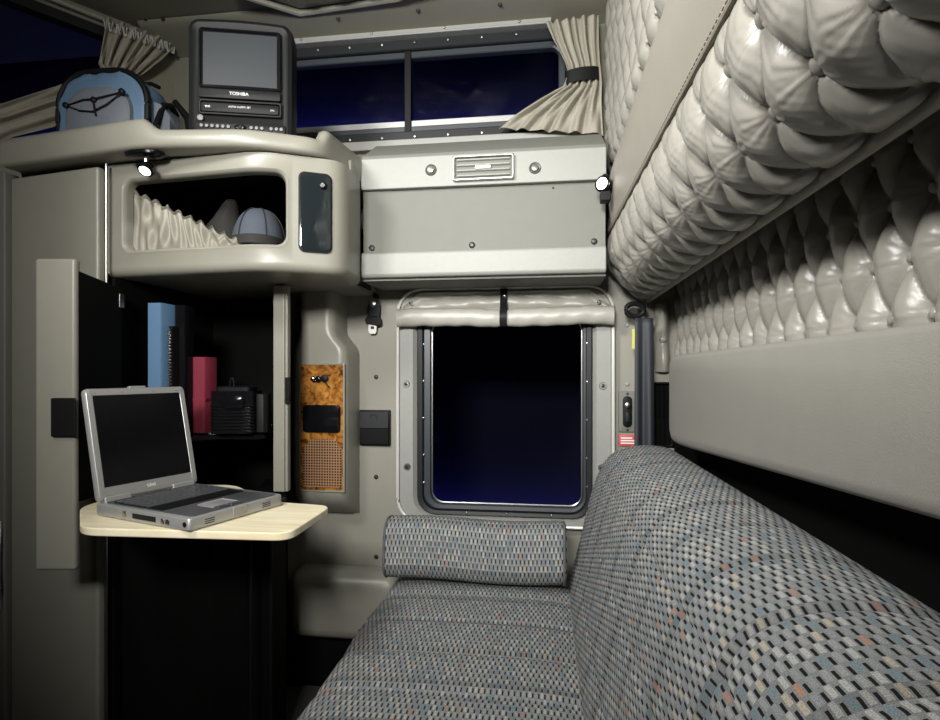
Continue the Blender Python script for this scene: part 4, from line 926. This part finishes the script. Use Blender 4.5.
mk('seat_cushion', vf, 'fabric', so, uv=uvs, ang=180)
BPf = [(.060, .40), (.072, .47), (.095, .56), (.118, .66), (.145, .755), (.178, .812), (.225, .838), (.285, .845), (.340, .838), (.376, .812), (.390, .77), (.392, .60), (.392, .30)]
def backfn(u, v):
    y = SY0 + (1.665 - SY0) * v; k = u * (len(BPf) - 1); i = min(len(BPf) - 2, int(k)); f = k - i
    g = lambda j: Vector(BPf[max(0, min(len(BPf) - 1, j))])
    p0, p1, p2, p3 = g(i - 1), g(i), g(i + 1), g(i + 2)
    p = .5 * ((2 * p1) + (-p0 + p2) * f + (2 * p0 - 5 * p1 + 4 * p2 - p3) * f * f + (-p0 + 3 * p1 - 3 * p2 + p3) * f ** 3)
    e = max(0, min(1, (1.665 - y) / .05)); e = math.sin(e * PI / 2) ** .6
    c = Vector((.25, .60)); p = c + (p - c) * (.80 + .20 * e)
    # stitched channels running along the sofa
    ch = 0
    for w in (1.6, 3.0, 4.3): ch += math.exp(-((k - w) / .05) ** 2)
    n = Vector((-.9, .2)) if k < 5 else Vector((0, 1))
    gy = (y / .132) % 1; gy = min(gy, 1 - gy) * .132; ch += .7 * math.exp(-(gy / .004) ** 2)
    p = p - n * .004 * ch
    return Vector((p.x, y, p.y))
vf, uvs = uvgrid(backfn, 120, 150, lambda p, a: (p.y, a))
mk('backrest', vf, 'fabric', so, uv=[(b, a) for a, b in uvs], ang=180)
endp = [backfn(i / 60, 1) for i in range(61)]
mk('backrest_end', (endp, [tuple(range(61))]), 'fabric', so, uv=[(p.x, p.z) for p in endp])
mk('bench_box', box(-.43, .40, SY0 + .02, 1.72, 0, .40), 'void', so)
endp = [seatfn(i / 40, 1)[0] for i in range(41)]
# bolster
bo = thing('bolster_cushion', 'grey tweed bolster cushion at the window end of the sofa', 'cushion', (-.19, 1.56, .452), 0)
def bol():
    X0b, X1b = -.452, .058
    prof = rrect(0, .115, 0, .168, .045, 8, 6)
    V, UV, per = [], [], [0]
    for i in range(1, len(prof) + 1):
        a, b = prof[i - 1], prof[i % len(prof)]; per.append(per[-1] + math.hypot(a[0] - b[0], a[1] - b[1]))
    n = len(prof); NS = 60
    for j in range(NS + 1):
        u = j / NS; x = X0b + (X1b - X0b) * u; d = min(u, 1 - u) * (X1b - X0b); e = max(0, min(1, d / .018)); s = .88 + .12 * math.sin(e * PI / 2) ** .7
        for i in range(n + 1):
            a, b = prof[i % n]
            yy = (a - .0575) * s; zz = (b - .084) * s
            # lean back
            c_, s_2 = math.cos(.12), math.sin(.12)
            V.append(Vector((x, 1.575 + yy * c_ + zz * s_2, .5475 - yy * s_2 + zz * c_ + .004 * math.sin(u * 7)))); UV.append((x, per[i]))
    Fs = [(j * (n + 1) + i, j * (n + 1) + i + 1, (j + 1) * (n + 1) + i + 1, (j + 1) * (n + 1) + i) for j in range(NS) for i in range(n)]
    k = len(V)
    Fs.append(tuple(range(n))[::-1]); Fs.append(tuple(NS * (n + 1) + i for i in range(n)))
    return (V, Fs), UV, prof
vf, uvs, prof = bol()
mk('cover', vf, 'fabric', bo, uv=uvs, ang=60)
for xx in (-.446, .052):
    mk('edge_welt', tube([(xx, 1.575 + (a - .0575) * .97 * math.cos(.12) + (b - .084) * .97 * math.sin(.12), .5475 - (a - .0575) * .97 * math.sin(.12) + (b - .084) * .97 * math.cos(.12)) for a, b in prof], .004, 6, True), 'welt', bo)
# wheel housing box beside the sofa
q0 = P(300, 600, Y=1.73).x
wb = mk('wheel_box', loops([[(x, y, z) for x, z in rrect(-.82, -.462, A(-.86), A(-.645), .03, 6, 6)] for y in (1.798,)] + [[(x, 1.745, z) for x, z in rrect(-.82, -.462, A(-.86), A(-.645), .03, 6, 6)], [(x, 1.725, z) for x, z in rrect(-.815, -.466, A(-.855), A(-.652), .03, 6, 6)], [(x, 1.712, z) for x, z in rrect(-.805, -.475, A(-.84), A(-.668), .03, 6, 6)], [(x, 1.705, z) for x, z in rrect(-.785, -.495, A(-.82), A(-.69), .03, 6, 6)]], False, True), 'plastic', ang=60)
tag(wb, 'grey moulded box low on the wall beside the sofa front', 'storage box')
fm = thing('floor_mat', 'dark ribbed floor mat strip beside the black cabinet', 'mat', (-.69, 1.4, 0))
mk('mat_sheet', box(-.79, -.60, 1.0, 1.77, .0, .012), 'carpet', fm, .003)
mk('ribs', join(*[box(-.71, -.66, 1.02 + k * .022, 1.032 + k * .022, .012, .016) for k in range(33)]), 'black', fm)
mk('edge_bar', box(-.655, -.643, 1.0, 1.77, .0, .016), 'alu', fm, .002)
# ================================================================== LIGHT
def area(name, loc, target, sx, sy, power, col=(1, 1, 1), spread=PI):
    l = bpy.data.lights.new(name, 'AREA'); l.shape = 'RECTANGLE'; l.size = sx; l.size_y = sy; l.energy = power; l.color = col; l.spread = spread
    o = bpy.data.objects.new(name, l); COL.objects.link(o); o.location = loc
    o.rotation_euler = (Vector(target) - Vector(loc)).to_track_quat('-Z', 'Y').to_euler(); return o
area('added_key_light', (-.95, .25, 2.04), (.25, 1.25, 1.45), .40, .25, 16, (1, .99, .96), math.radians(118))  # unseen key light added high on the left, standing in for a flash
area('added_front_fill', (-.35, -.75, 1.78), (-.22, 1.8, 1.36), .45, .3, 15.5, (1, .985, .95), math.radians(76))  # unseen fill added behind the camera to light the far wall frontally
for nm, x, z, w, pw in (('outside_glow', -1.0, 2.22, 4, 24), ('outside_glow_low', -.2, .30, 3, 20)):
    area(nm, (x, 2.69, z), (x, 2.75, z + .06), w, .02, pw, (.16, .18, 1))
for (c, rx) in (((lp.x, lp.y - .018, A(.492)), 0), ):
    l = bpy.data.lights.new('lamp_bulb', 'SPOT'); l.energy = .6; l.spot_size = 1.6; l.shadow_soft_size = .01; o = bpy.data.objects.new('lamp_bulb', l); COL.objects.link(o); o.location = c; o.rotation_euler = (math.radians(20), 0, 0)
w = bpy.data.worlds.new('world'); scene.world = w; w.use_nodes = True
w.node_tree.nodes['Background'].inputs[0].default_value = (.9, .95, 1, 1); w.node_tree.nodes['Background'].inputs[1].default_value = .006
vs = scene.view_settings; vs.view_transform = 'Standard'; vs.look = 'None'; vs.gamma = 1; vs.exposure = -.08
